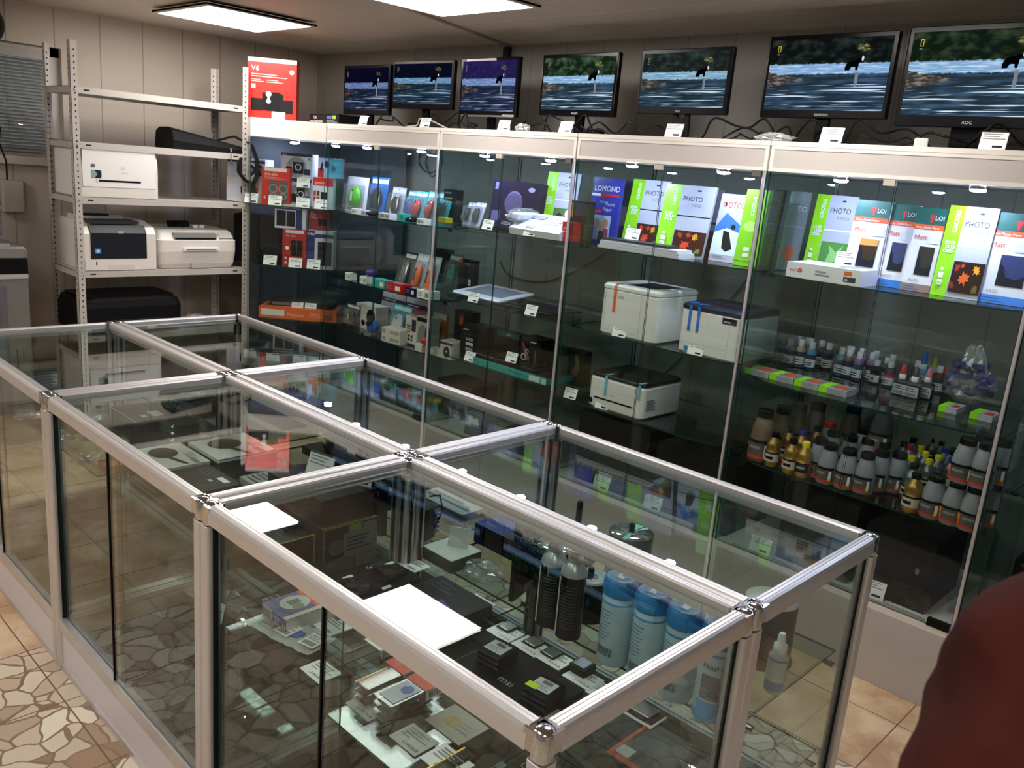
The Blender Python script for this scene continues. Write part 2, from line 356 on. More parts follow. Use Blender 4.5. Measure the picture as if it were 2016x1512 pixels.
# ================================================================ glass counters
GX = [-3.0, -2.01, -1.01, 0.0]; GY = [0.0, .572, 1.138]; HT = .90
RP = [(-.017, -.034), (-.017, -.010), (-.0165, -.003), (-.013, .003), (-.008, .0055), (-.0045, .006), (-.004, .0045), (-.003, .006), (.004, .006), (.0045, .0045), (.0055, .006), (.011, .006), (.0135, .001), (.0135, -.012), (.008, -.013), (.008, -.034)]
def rail(b, x0, y0, x1, y1, z, flip, prof=RP, m=ALU):
    """profile extruded from one corner to the next; flip says which side is outside"""
    d = Vector((x1 - x0, y1 - y0, 0)); u = Vector((-d.y, d.x, 0)).normalized() * flip
    L = [[tuple(Vector((px, py, z)) + u * a + Vector((0, 0, c))) for a, c in prof] for px, py in ((x0, y0), (x1, y1))]
    b.loft(L, m)
def counter(ix, iy, label):
    x0, x1, y0, y1 = GX[ix], GX[ix + 1], GY[iy], GY[iy + 1]
    # outer faces stand on the grid plus half a rail; neighbours touch
    X0, X1, Y0, Y1 = x0 + (.0175 if ix else 0), x1 - (.0175 if ix < 2 else 0), y0 + (.0175 if iy else 0), y1 - (0 if iy else .0175)
    t = thing('glass_counter', label, 'glass counter', ((x0 + x1) / 2, (y0 + y1) / 2, 0), 0, 'glass counters of the island')
    ox, oy = -(x0 + x1) / 2, -(y0 + y1) / 2
    X0 += ox; X1 += ox; Y0 += oy; Y1 += oy; e = .02
    for a in ((X0 + e, Y0, X1 - e, Y0, -1), (X1, Y0 + e, X1, Y1 - e, -1), (X1 - e, Y1, X0 + e, Y1, -1), (X0, Y1 - e, X0, Y0 + e, -1)):
        b = MB(); rail(b, *a[:4], HT, 1); b.build('top_rail', t)
    for px, py, sx, sy in ((X0, Y0, 1, 1), (X1, Y0, -1, 1), (X1, Y1, -1, -1), (X0, Y1, 1, -1)):
        b = MB(); b.rbox(.034, .034, HT - .045, .007, ALU, z=.0, x=px, y=py, c=.0005)
        b.box(px + sx * .015, py - .004, .17, px + sx * .02, py + .004, HT - .045, SEAL); b.box(px - .004, py + sy * .015, .17, px + .004, py + sy * .02, HT - .045, SEAL)
        b.build('post', t)
        b = MB(); L = []
        for zz, q in ((-.042, .0335), (-.040, .0345), (-.004, .0345), (.001, .0325), (.0045, .028), (.0068, .020), (.0078, .010), (.008, .002)): L.append([(a_, c_, HT + zz) for a_, c_ in rrect(q, q, q * .42, 4, px, py)])
        b.loft(L, CHROME, True); b.box(min(px, px + sx * .025), py - .0168, HT - .031, max(px, px + sx * .025), py + .0168, HT + .0035, CHROME); b.box(px - .0168, min(py, py + sy * .025), HT - .031, px + .0168, max(py, py + sy * .025), HT + .0035, CHROME)
        b.build('corner_cap', t)
    MB().pane(X0 + .010, Y0 + .010, HT - .012, X1 - .010, Y1 - .010, HT - .006, GLT).build('top_glass', t)
    g = .004
    if ix == 2: MB().pane(X1 - g / 2, Y0 + .018, .18, X1 + g / 2, Y1 - .018, HT - .034, GLT).build('end_glass', t)
    MB().pane(X0 - g / 2, Y0 + .018, .18, X0 + g / 2, Y1 - .018, HT - .034, GLT).build('end_glass', t)
    fy, by = (Y0, Y1) if iy == 0 else (Y1, Y0)           # customer side has a fixed pane, staff side the doors
    if iy == 0:
        xm = (X0 + X1) / 2 + (-.02 if ix == 1 else -.02)
        MB().pane(X0 + .018, Y0 + .005, .18, xm + .02, Y0 + .009, HT - .034, GLT).build('sliding_door', t)
        MB().pane(xm - .02, Y0 - .008, .18, X1 - .018, Y0 - .004, HT - .034, GLT).build('sliding_door', t)
        MB().box(xm - .024, Y0 - .011, .165, xm - .02, Y0 - .001, HT - .034, SEAL).build('door_seal', t)
    else:
        MB().pane(X0 + .018, Y1 - g / 2, .18, X1 - .018, Y1 + g / 2, HT - .034, GLT).build('front_glass', t)
    MB().pane(X0 + .02, Y0 + .02, .16, X1 - .02, Y1 - .02, .166, GLD).build('deck', t)
    b = MB()
    for a in ((X0 + .017, Y0, X1 - .017, Y0), (X0 + .017, Y1, X1 - .017, Y1)):
        b.box(a[0], a[1] - .014, .143, a[2], a[1] + .014, .18, ALU); b.box(a[0], a[1] - .014, .0, a[2], a[1] + .014, .022, ALU)
    for a in ((X0, Y0 + .017, Y1 - .017), (X1, Y0 + .017, Y1 - .017)):
        b.box(a[0] - .014, a[1], .143, a[0] + .014, a[2], .18, ALU); b.box(a[0] - .014, a[1], .0, a[0] + .014, a[2], .022, ALU)
    b.build('bottom_rail', t)
    b = MB(); b.box(X0 + .017, Y0 - .008, .022, X1 - .017, Y0 + .004, .143, CPAN); b.box(X0 + .017, Y1 - .004, .022, X1 - .017, Y1 + .008, .143, CPAN)
    b.box(X0 - .006, Y0 + .017, .022, X0 + .006, Y1 - .017, .143, CPAN); b.box(X1 - .006, Y0 + .017, .022, X1 + .006, Y1 - .017, .143, CPAN); b.build('base_panel', t)
    shelves = {(1, 0): (.605,), (0, 0): (.605,), (2, 0): (.605, .36), }.get((ix, iy), (.605, .33))
    for z in shelves:
        ys = (Y0 + (.14 if (ix < 2 and iy == 0) else .025), Y1 - .03) if iy == 0 else (Y0 + .035, Y1 - .035)
        MB().pane(X0 + .02, ys[0], z - .006, X1 - .02, ys[1], z, GLT).build('shelf', t)
        for sx, xx in ((1, X0), (-1, X1)):
            for yy in (ys[0] + .05, ys[1] - .05): MB().rbox(.03, .012, .012, .005, CHROME, z=z - .018, x=xx + sx * .012, y=yy).build('shelf_clip', t)
    return t
names = {(0, 0): 'aluminium framed glass counter by the silver dispenser, at the far left', (1, 0): 'aluminium framed glass counter holding the frying pan boxes',
         (2, 0): 'nearest aluminium framed glass counter, holding memory sticks and processors', (0, 1): 'aluminium framed glass counter closest to the metal rack and corner cabinet',
         (1, 1): 'aluminium framed glass counter in the middle of the row facing the wall cabinets', (2, 1): 'aluminium framed glass counter holding disc spindles and blue lidded wipes'}
for iy in (0, 1):
    for ix in (0, 1, 2): counter(ix, iy, names[(ix, iy)])

# ================================================================ wall cabinets
YC = 2.09; YCB = 2.69
HB, HTOP, BT = 1.735, 1.84, .295
DLM = emit('spot_lens', '#ccd6ff', SPOT)
def spots(t, pts, ox, oy):
    for x, y in pts:
        b = MB(); b.cyl(.031, HB - .012, HB, CHROME, 24, x - ox, y - oy); f = b.build('downlight', t)
        MB().lathe([(.024, HB - .0155), (.020, HB - .019), (.004, HB - .021)][::-1] + [(.024, HB - .0125)], DLM, 24, x - ox, y - oy).build('lens', f)
def cabinet(x0, x1, label, shelves, front=None, postside=1, gap=.004):
    x0 += gap; x1 -= gap; ox, oy = (x0 + x1) / 2, YC
    t = thing('display_cabinet', label, 'display cabinet', (ox, oy, 0), 0, 'glass display cabinets along the wall')
    W = (x1 - x0) / 2; D = YCB - YC; e = .003
    b = MB(); b.box(-W, 0, HB, W, D, HTOP - .016, LAM); b.box(-W - .002, -.004, HTOP - .016, W + .002, D, HTOP, LAM)
    b.box(-W, -.003, HB, W, 0, HB + .012, LAM); b.box(-W, -.003, HTOP - .028, W, 0, HTOP - .016, LAM); b.box(-W, -.003, HB + .012, -W + .014, 0, HTOP - .028, LAM); b.box(W - .014, -.003, HB + .012, W, 0, HTOP - .028, LAM)
    b.box(-W + .014, -.001, HB + .012, W - .014, .0, HTOP - .028, LAMG); b.build('header', t)
    b = MB(); b.box(-W, 0, 0, W, D, BT, LAM); b.box(-W + .02, -.002, .004, W - .02, 0, BT - .02, LAMG); b.build('base', t)
    MB().pane(-W, .012, BT, -W + .005, D - .01, HB, GL).build('side_glass', t)
    MB().pane(W - .005, .012, BT, W, D - .01, HB, GL).build('side_glass', t)
    MB().pane(-W + .006, D - .012, BT, W - .006, D - .007, HB, GL).build('back_glass', t)
    MB().pane(-W + .004, .002, BT + .004, -.003, .007, HB - .004, GL).build('glass_door', t)
    MB().pane(.003, .002, BT + .004, W - .016, .007, HB - .004, GL).build('glass_door', t)
    MB().rbox(.011, .011, HB - BT, .003, ALU, z=BT, x=W - .0085, y=.004, c=.0005).build('edge_post', t)
    MB().box(-W + .08, .008, BT, W - .1, .016, BT + .012, ALU).build('door_track', t)
    MB().box(W - .09, -.002, BT, W - .02, .018, BT + .026, BLK).build('door_lock', t)
    MB().box(-.04, -.004, HB - .022, -.002, .014, HB - .002, C('#b9b2a4')).build('door_hinge', t)
    MB().box(W - .055, -.004, HB - .022, W - .02, .014, HB - .002, C('#5a5650')).build('door_hinge', t)
    for z in shelves:
        w2 = W - .012; pts = [(-w2, .10), (-w2 + .08, .05), (-w2 + .2, .032), (w2 - .2, .032), (w2 - .08, .05), (w2, .10), (w2, D - .03), (-w2, D - .03)]
        b = MB(); n = len(pts); lo = [(x, y, z - .006) for x, y in pts]; hi = [(x, y, z) for x, y in pts]
        b.add(lo, [tuple(range(n))[::-1]], GL); b.add(hi, [tuple(range(n))], GL); b.loft([lo, hi], GLE, caps=False); b.build('shelf', t)
        for sx in (-1, 1):
            for yy in (.12, D - .06): MB().rbox(.024, .014, .014, .005, SEAL, z=z - .02, x=sx * (W - .014), y=yy).build('shelf_clip', t)
    spots(t, [(x0 + (x1 - x0) * .25, 2.19), (x0 + (x1 - x0) * .74, 2.19)], ox, oy)
    return t
CX = [-3.75, -2.745, -1.837, -.925, 0.0]
SH = {2: (1.345, .955, .66), 3: (1.37, 1.0, .69), 4: (1.37, 1.0, .66), 5: (1.37, .965, .64)}
cabinet(CX[0], CX[1], 'glass display cabinet of computer mice, second from the room corner', SH[2])
cabinet(CX[1], CX[2], 'glass display cabinet with the fax machine and drawing tablets', SH[3])
cabinet(CX[2], CX[3], 'glass display cabinet with two white laser printers on its middle shelf', SH[4])
cabinet(CX[3], CX[4], 'glass display cabinet with matt photo paper and toner bottles', SH[5])
# right hand neighbour, mostly hidden
t = cabinet(.03, .94, 'glass display cabinet beyond the toner bottles, cut by the right edge', (1.37, .8))
# corner cabinet with a diagonal front
P1, P2 = Vector((-4.065, 1.775)), Vector((-3.755, 2.085))
poly = [(-4.50, 1.96), (P1.x, P1.y), (P2.x, P2.y), (-3.756, YCB), (-4.50, YCB)]
t = thing('corner_cabinet', 'corner display cabinet with a diagonal glass front, full of boxed speakers', 'display cabinet', (-4.2, 2.2, 0))
def cl(pts): return [(x + 4.2, y - 2.2) for x, y in pts]
b = MB(); b.prism(cl(poly), HB, HTOP, LAM); b.build('header', t)
b = MB(); b.prism(cl(poly), 0, BT, LAM); b.build('base', t)
def wallpane(a, c, z0, z1, m, th=.005):
    a, c = Vector(a), Vector(c); d = (c - a).normalized(); n = Vector((-d.y, d.x)) * th
    q = [a, c, c + n, a + n]; b = MB()
    vs = [(*p, z) for z in (z0, z1) for p in q]
    return b.add(vs, [(3, 2, 1, 0), (4, 5, 6, 7), (0, 1, 5, 4), (1, 2, 6, 5), (2, 3, 7, 6), (3, 0, 4, 7)], [GLE, GLE, m, GLE, m, GLE])
q = cl(poly)
for i in (0, 1, 2): wallpane(q[i], q[i + 1], BT, HB, GL).build('glass_door' if i == 1 else 'side_glass', t)
DBK = C('#3c4044', .5)  # opaque dark sheets added to hide the brightly lit wall behind
wallpane(q[3], q[4], BT, HB, DBK).build('added_back_panel', t); wallpane(q[4], q[0], BT, HB, DBK).build('added_back_panel', t)
for z in (1.345, .985, .66):
    qs = cl([(-4.47, 1.99), (P1.x - .01, P1.y + .05), (P2.x - .05, P2.y + .01), (-3.78, YCB - .03), (-4.47, YCB - .03)]); n = 5
    lo = [(x, y, z - .006) for x, y in qs]; hi = [(x, y, z) for x, y in qs]
    b = MB(); b.add(lo, [tuple(range(n))[::-1]], GL); b.add(hi, [tuple(range(n))], GL); b.loft([lo, hi], GLE, caps=False); b.build('shelf', t)
spots(t, [(-4.14, 2.12), (-3.97, 2.30), (-4.32, 2.22)], -4.2, 2.2)
# ================================================================ placing helpers
def hit(px, py, pl):
    k, v = pl[0], pl[1]
    if k == 'y': return PY(px, py, v)
    if k == 'x': return PX(px, py, v)
    if k == 'd':                        # plane parallel to the diagonal cabinet front, v metres behind it
        d = _ray(px, py); c = P1.x - P1.y - v * 1.41421; t = (c - (CLOC.x - CLOC.y)) / (d.x - d.y); return CLOC + d * t
    return PZ(px, py, v)
RZ = {'y': 0, 'x': PI / 2, 'd': PI / 4}
def span(pl, x0, yt, x1, yb, z):
    """centre of the base, width and height of a front that fills the given box on its plane"""
    ym = (yt + yb) / 2; a = hit(x0, ym, pl); c = hit(x1, ym, pl); top = hit((x0 + x1) / 2, yt, pl)
    w = (Vector((a.x, a.y)) - Vector((c.x, c.y))).length
    return (a + c) / 2, w, max(top.z - z, .01)
def pack(name, label, cat, pl, x0, yt, x1, yb, z, d, m, front=(), top=(), right=(), tilt=0, group=None, r=0, h=None, tw=0):
    c, w, hh = span(pl, x0, yt, x1, yb, z); h = h or hh; rz = RZ[pl[0]] + tw
    n = Vector((math.sin(rz), -math.cos(rz)))
    loc = (c.x - n.x * d / 2, c.y - n.y * d / 2, z)
    o = carton(name, label, cat, loc, w, d, h, m, front, top, right, rz, tilt, group, r); o_h[o.name] = h; return o
o_h = {}
def card(label, x, y, z, rz=0, s=1.0, tilt=-.35, group='standing price cards'):
    """small paper card in a clear folded holder"""
    t = thing('price_card', label, 'price card', (x, y, z), rz, group)
    w, h = .062 * s, .045 * s; b = MB()
    b.loft([[(-w / 2, 0, .001), (w / 2, 0, .001), (w / 2, .002, .001), (-w / 2, .002, .001)], [(-w / 2, h * .35, h), (w / 2, h * .35, h), (w / 2, h * .35 + .002, h), (-w / 2, h * .35 + .002, h)]], ACR)
    b.build('holder', t)
    b = MB(); b.art(lambda u, v, l: (-w / 2 + u, v * .33 - .0006 - l, v * .95 + .001), w, h, [('r', .02, .02, .98, .98, PAPER), ('l', .1, .55, .9, .95, 3, GREYLINE), ('r', .5, .12, .85, .25, INK)])
    b.build('paper', t); return t
def pcard(label, px, py, z, pl=None, rz=0, s=1.0):
    p = PZ(px, py, z) if pl is None else hit(px, py, pl); return card(label, p.x, p.y, z, rz, s)

# ================================================================ steel rack by the end wall
RX, RXB, RY0, RY1 = -4.20, -4.60, .845, 1.835
STEEL = mat('rack_paint', '#c4beb6', .45, .1, noise=.05, nscale=5)
HOLE = C('#2b2926', .7)
t = thing('shelving_rack', 'light grey perforated steel rack holding old printers', 'rack', (RX, (RY0 + RY1) / 2, 0))
wy = (RY1 - RY0) / 2
for sx, x in ((1, 0), (-1, RXB - RX)):
    for sy in (-1, 1):
        y = sy * wy; b = MB()
        b.box(min(x, x - sx * .002), min(y, y - sy * .036), 0, max(x, x - sx * .002), max(y, y - sy * .036), 2.12, STEEL)
        b.box(min(x, x - sx * .036), min(y, y - sy * .002), 0, max(x, x - sx * .036), max(y, y - sy * .002), 2.12, STEEL)
        for i in range(68):
            z = .06 + i * .03; yy = y - sy * .020
            b.art(lambda u, v, l: ((x if sx > 0 else x + .002) + l, yy - .0035 + u, z + v), .007, .009, [('r', 0, 0, 1, 1, HOLE)])
            b.art(lambda u, v, l: (x - sx * .02 - .0035 + u, y - (l if sy < 0 else .002 + l), z + v), .007, .009, [('r', 0, 0, 1, 1, HOLE)])
        b.build('upright', t)
RSH = (1.90, 1.625, 1.34, .945, .585, .12)
for z in RSH:
    b = MB(); x1, y0, y1 = RXB - RX + .004, -wy + .004, wy - .004
    b.box(x1, y0, z - .003, -.004, y1, z, STEEL); b.box(-.006, y0, z - .034, -.003, y1, z, STEEL); b.box(x1, y0, z - .034, x1 + .003, y1, z, STEEL)
    b.box(x1, y0, z - .034, -.004, y0 + .002, z, STEEL); b.box(x1, y1 - .002, z - .034, -.004, y1, z, STEEL)
    for yy in (y0 + .06, y1 - .09): b.art(lambda u, v, l: (-.003 + l, yy + u, z - .02 + v), .03, .008, [('r', 0, 0, 1, 1, HOLE)])
    b.build('shelf', t)
    for sy in (-1, 1):
        MB().ball(.006, CHROME, .001, sy * (wy - .02), z - .017, 8).build('bolt', t)
CREAM = C('#e6e0d6', .4); CREAM2 = C('#d8d2c6', .45); OFFW = C('#ece9e4', .35)
def rack_spot(x0, x1, py):       # y centre and width on the rack front
    a, c = PX(x0, py, RX - .02), PX(x1, py, RX - .02); return (a.y + c.y) / 2, c.y - a.y
# white laser printer, upper shelf (front towards +x)
yc, w = rack_spot(155, 309, 350)
t = thing('laser_printer', 'white laser printer with a tall rounded front, alone on its rack shelf', 'printer', (RX - .01, yc, RSH[2] + .002), PI / 2, 'printers on the steel rack')
h = .275; prof = [(0, .0), (0, .17), (.006, .205), (.02, .235), (.05, .262), (.10, h), (.39, h), (.41, h - .03), (.41, 0)]
b = MB(); b.prism(prof, -w / 2, w / 2, OFFW, 'x'); b.build('body', t)
b = MB(); b.rbox(w * .93, .004, .21, .0015, C('#f4f2ee', .3), z=.055, y=-.001); b.front(w, h, -.0032, [('r', .14, .36, .27, .52, C('#8fa3a8')), ('p', [(.18, .36), (.25, .36), (.27, .44), (.25, .52), (.18, .52), (.22, .44)], C('#22262a')), ('r', .14, .57, .19, .63, C('#54605c')), ('t', 'Canon', .52, .47, .05, C('#a9a5a0')), ('o', .54, .57, .006, .008, C('#b5b0aa'))]); b.build('front_cover', t)
b = MB(); b.box(-w * .29, -.004, .083, w * .27, .0, .093, BLK); b.box(-w * .3, -.005, .08, -w * .27, -.001, .096, OFFW); b.build('paper_slot', t)
b = MB(); b.front(w, h, -.001, [('r', .03, .19, .97, .195, C('#b8b4ae')), ('r', .3, .0, .7, .05, C('#c9c5be'))]); b.box(-w / 2 + .004, -.003, .002, w / 2 - .004, 0, .05, CREAM); b.build('paper_tray', t)
MB().box(-w / 2 - .001, .05, .03, -w / 2, .055, .05, BLK).build('side_slot', t)
# black fronted laser printer
yc, w = rack_spot(164, 306, 490)
t = thing('laser_printer', 'cream laser printer with a black front cover and blue sticker', 'printer', (RX - .01, yc, RSH[3] + .002), PI / 2, 'printers on the steel rack')
b = MB(); b.prism([(0, 0), (0, .20), (.03, .235), (.17, .262), (.38, .262), (.40, .24), (.40, 0)], -w / 2, w / 2, CREAM, 'x'); b.build('body', t)
b = MB(); b.prism([(-.004, .065), (-.004, .205), (.028, .245), (.04, .245), (.04, .065)], -w * .41, w * .36, C('#22252b', .35), 'x'); b.front(w, .262, -.0045, [('r', .14, .36, .22, .46, C('#3f8fd8')), ('e', .18, .41, .025, .03, C('#bcd9f2')), ('r', .46, .78, .54, .82, C('#c9ccd0')), ('t', 'KYOCERA', .47, .785, .03, INK)]); b.build('front_cover', t)
MB().box(-w * .36, .04, .25, w * .3, .2, .266, C('#3a3d42', .4)).build('output_tray', t)
b = MB(); b.prism([(.2, .262), (.22, .285), (.32, .285), (.34, .262)], -w * .42, w * .25, CREAM2, 'x'); b.box(-w * .38, .21, .28, w * .05, .3, .288, BLK); b.build('rear_cover', t)
b = MB(); b.box(-w / 2 + .002, -.004, .003, w / 2 - .002, 0, .06, CREAM); b.box(-w * .18, -.006, .003, w * .17, -.003, .03, CREAM2); b.box(-w * .35, -.005, .03, -w * .335, -.003, .05, BLK); b.build('paper_tray', t)
# cream multifunction printer
yc, w = rack_spot(312, 465, 490)
t = thing('laser_printer', 'cream rounded laser printer with a display, under a black cable bundle', 'printer', (RX - .01, yc, RSH[3] + .002), PI / 2, 'printers on the steel rack')
L = []
for z, e, f in ((0, .03, .03), (.03, .012, .01), (.10, .0, .0), (.165, .0, .0), (.17, .01, .02), (.205, .02, .05), (.222, .03, .07)):
    L.append([(a, b_ + .2 + f / 2, z) for a, b_ in rrect(w - e, .40 - f, .03, 4)])
b = MB(); b.loft(L, CREAM); b.front(w, .222, -.0, [('r', .2, .05, .82, .06, CREAM2), ('r', .2, .05, .205, .3, CREAM2), ('r', .815, .05, .82, .3, CREAM2), ('r', .2, .3, .82, .305, CREAM2)]); b.build('body', t)
MB().box(-w * .3, .012, .172, w * .24, .06, .206, C('#8d8b86')).box(-w * .29, .008, .172, w * .22, .03, .18, BLK).build('output_tray', t)
MB().rbox(w * .46, .02, .02, .006, OFFW, z=.105, x=.01, y=-.006).box(-w * .18, -.018, .113, w * .2, -.01, .116, INK).build('manual_feed', t)
MB().prism([(.014, .18), (.05, .212), (.052, .21), (.016, .178)], w * .28, w * .46, C('#b8b6b0'), 'x').build('control_panel', t)
MB().rbox(w * .24, .006, .03, .002, C('#b9b3a8'), z=.004, y=-.001, x=.01).build('tray_handle', t)
# cable bundle on it
t = thing('cable_bundle', 'tied bundle of black cable with white plugs lying on the cream printer', 'cable', (RX - .20, yc - .03, RSH[3] + .225), 0)
for k in range(9):
    a0 = random.uniform(-.25, .25); pts = [(.012 * math.cos(i * .9 + k) + random.uniform(-.006, .006), -.075 + .016 * i, .022 + .016 * math.sin(i * .8 + k * .7)) for i in range(9)]
    MB().tube(pts, .0045, BLK, 5).build('cable_strand', t)
for k, yy in enumerate((.085, .125)): MB().rbox(.02, .03, .018, .004, OFFW, z=.0, x=.02, y=yy).build('plug', t)
# black inkjet
yc, w = rack_spot(160, 362, 600)
t = thing('inkjet_printer', 'large black wide inkjet printer on the lower rack shelf', 'printer', (RX - .01, yc - .01, RSH[4] + .002), PI / 2, 'printers on the steel rack')
L = []
for z, e in ((0, .03), (.02, 0), (.15, 0), (.19, .03), (.205, .10)): L.append([(a, b_ + .19, z) for a, b_ in rrect(w - e, .38 - e * .6, .04, 4)])
b = MB(); b.loft(L, C('#0c0c0e', .5)); b.build('body', t)
MB().box(-w * .28, -.02, .03, w * .3, .05, .036, C('#1a1a1c', .3)).box(-w * .28, -.004, .07, w * .3, .0, .082, C('#2c2c2e', .25)).build('output_tray', t)
MB().rbox(w * .9, .3, .006, .02, C('#0e0e10', .4), z=.203, y=.19).build('scanner_lid', t)
def crumple(name, label, cat, loc, rx, ry, h, m, seed=1, top=None, group=None, n=22, k=9, j=.32):
    """a crumpled bag: a noisy closed dome"""
    R = random.Random(seed); b = MB(); L = []
    for i in range(k + 1):
        t_ = i / k; z = h * t_; r = math.sin(PI * (.12 + .80 * t_)) ** .7
        L.append([(rx * r * (1 + R.uniform(-j, j)) * math.cos(2 * PI * q / n), ry * r * (1 + R.uniform(-j, j)) * math.sin(2 * PI * q / n), max(0.0005, z + R.uniform(-1, 1) * h * .06 * (i > 0))) for q in range(n)])
    b.loft(L, m); return tag(b.build(name, None, loc), label, cat, group)
BAGW = glass('bag_film', '#f4f6fa', .22, .22, haze=.45)
BAGC = glass('thin_film', '#f8fafc', .12, .15, haze=.12)
p = PX(385, 625, RX - .1); crumple('plastic_bag', 'crumpled clear bag lying beside the big black inkjet printer', 'bag', (p.x, p.y, RSH[4]), .07, .10, .07, BAGW, 3)
p = PX(420, 618, RX - .12); t = thing('power_adapter', 'black power adapter with its cord at the right of the rack shelf', 'adapter', (p.x, p.y, RSH[4]), .3)
MB().rbox(.06, .11, .035, .008, BLK, y=-.02).build('body', t)
MB().tube([(0, .03, .02), (.0, .07, .05), (.02, .11, .06), (.03, .16, .035), (.0, .2, .01), (-.05, .15, .006)], .004, BLK).build('cord', t)
for i, (x0, y0, x1, y1, lab) in enumerate(((360, 655, 465, 722, 'dark carton with a white address label low on the rack'), (180, 760, 250, 800, 'dark flat carton on the bottom shelf of the rack'))):
    z = RSH[5]; o = pack('cardboard_box', lab, 'box', ('x', RX - .03), x0, y0, x1, y1, z, .3, C('#4a4744', .7), front=[('r', .6, .5, .9, .8, PAPER), ('b', .63, .55, .75, .75, INK)], h=.22, group='cartons on the rack')
# laptop bag with strap
p = PX(395, 290, RX - .16)
t = thing('laptop_bag', 'black padded laptop bag lying on the second rack shelf, strap hanging down', 'bag', (p.x, p.y, RSH[1]), PI / 2)
L = []
for i in range(9):
    u = i / 8; x = -.22 + .44 * u; hh = (.12 - .075 * u); L.append([(x, yy * .12, zz * hh) for yy, zz in ((-1, .0), (-1.05, .4), (-.9, .85), (-.5, 1), (.5, .98), (.9, .8), (1, .3), (1, 0))])
b = MB(); b.loft(L, C('#101011', .65)); b.build('body', t)
b = MB(); P_ = [(.08, -.06, .07), (.16, -.10, .10), (.235, -.17, .06), (.262, -.185, -.02), (.262, -.19, -.12), (.235, -.185, -.175), (.19, -.182, -.15), (.15, -.18, -.105), (.155, -.17, -.06), (.17, -.166, -.02)]
for (a, c) in zip(P_, P_[1:]):
    n_ = Vector((0, 1, 0)); d = Vector(c) - Vector(a); s_ = d.cross(n_).normalized() * .004
    wv = Vector((0, .018, 0)); b.loft([[tuple(Vector(q) + s_ + wv), tuple(Vector(q) + s_ - wv), tuple(Vector(q) - s_ - wv), tuple(Vector(q) - s_ + wv)] for q in (a, c)], C('#121214', .7))
b.build('strap', t)
MB().tube([(.10, -.176, .03), (.10, -.182, -.02), (.105, -.18, -.07)], .004, CHROME).build('buckle', t)

# ---------------------------------------------------------------- far left corner
p = PX(52, 490, -4.28)
t = thing('dispenser', 'brushed silver dispenser cabinet with a black band and a latch', 'dispenser', (-4.49, p.y - .2, 0))
SIL = mat('brushed_steel', '#a8a7a5', .32, .8, noise=.08, nscale=30)
b = MB(); b.cbox(.42, .40, .93, SIL, z=.0); b.build('body', t)
MB().cbox(.425, .405, .075, BLK, z=.93).build('black_band', t)
b = MB(); b.rbox(.43, .41, .065, .02, SIL, z=1.005); b.cbox(.3, .28, .01, SIL, z=1.07); b.build('lid', t)
MB().box(.21, -.2, .905, .218, .2, .925, C('#dddbd7', .3, metal=.6)).build('trim_strip', t)
b = MB(); b.art(lambda u, v, l: (.2103 + l, -.155 + u, .15 + v), .25, .72, [('r', 0, 0, 1, 1, C('#77757a', .35, metal=.5))]); b.build('door', t)
b = MB(); b.M = Matrix.Translation((.214, .03, .70)) @ Matrix.Rotation(PI / 2, 4, 'Y'); b.lathe([(.028, 0), (.03, .006), (.022, .012), (.0, .014)], CHROME, 16); b.M = Matrix.Identity(4); b.rbox(.014, .028, .07, .006, C('#4b4a4c', .3, metal=.6), z=.70, x=.222, y=.03); b.build('latch', t)
y0 = PX(3, 400, -4.45).y
t = thing('water_bottle', 'blue ribbed water bottle cut off by the left edge', 'bottle', (-4.5, y0 - .13, 1.075))
BLU = glass('blue_bottle', '#2f6fae', .06, .03, haze=.3)
prof = [(.05, 0), (.12, .02)]
for i in range(6): prof += [(.135, .04 + i * .05), (.135, .07 + i * .05), (.128, .08 + i * .05)]
b = MB(); b.lathe(prof + [(.13, .35), (.05, .40), (.03, .42)], BLU, 24); b.build('body', t); MB().cyl(.03, .42, .45, C('#2d5f9e')).build('cap', t)
p = PX(27, 432, XL + .02)
tag(MB().rbox(.05, .11, .18, .008, C('#b7aea2')).build('junction_box', None, (XL + .026, p.y, 1.20)), 'plain cream junction box on the end wall above the dispenser', 'box')
tag(MB().tube([(0, -.10, .42), (0, -.02, .30), (0, -.03, .22), (0, .0, .12), (0, .0, .02)], .005, BLK).build('wall_cable', None, (XL + .05, p.y - .03, 1.36)), 'thin black cable hanging down the end wall to the junction box', 'cable')
y0 = PX(4, 52, XL + .1).y
tag(MB().lathe([(.10, -.03), (.12, 0), (.12, .05), (.10, .07)], C('#131210', .3), 24).build('wall_speaker', None, (XL + .08, y0 - .115, PX(4, 52, XL + .08).z), 0), 'black round-edged object mounted high at the upper left edge', 'wall fitting').rotation_euler = (0, PI / 2, 0)
MBX = MB(); MBX.box(XL + .001, -1.2, 0, XL + .012, .98, .08, C('#a39789')); st(MBX, 'baseboard_left')

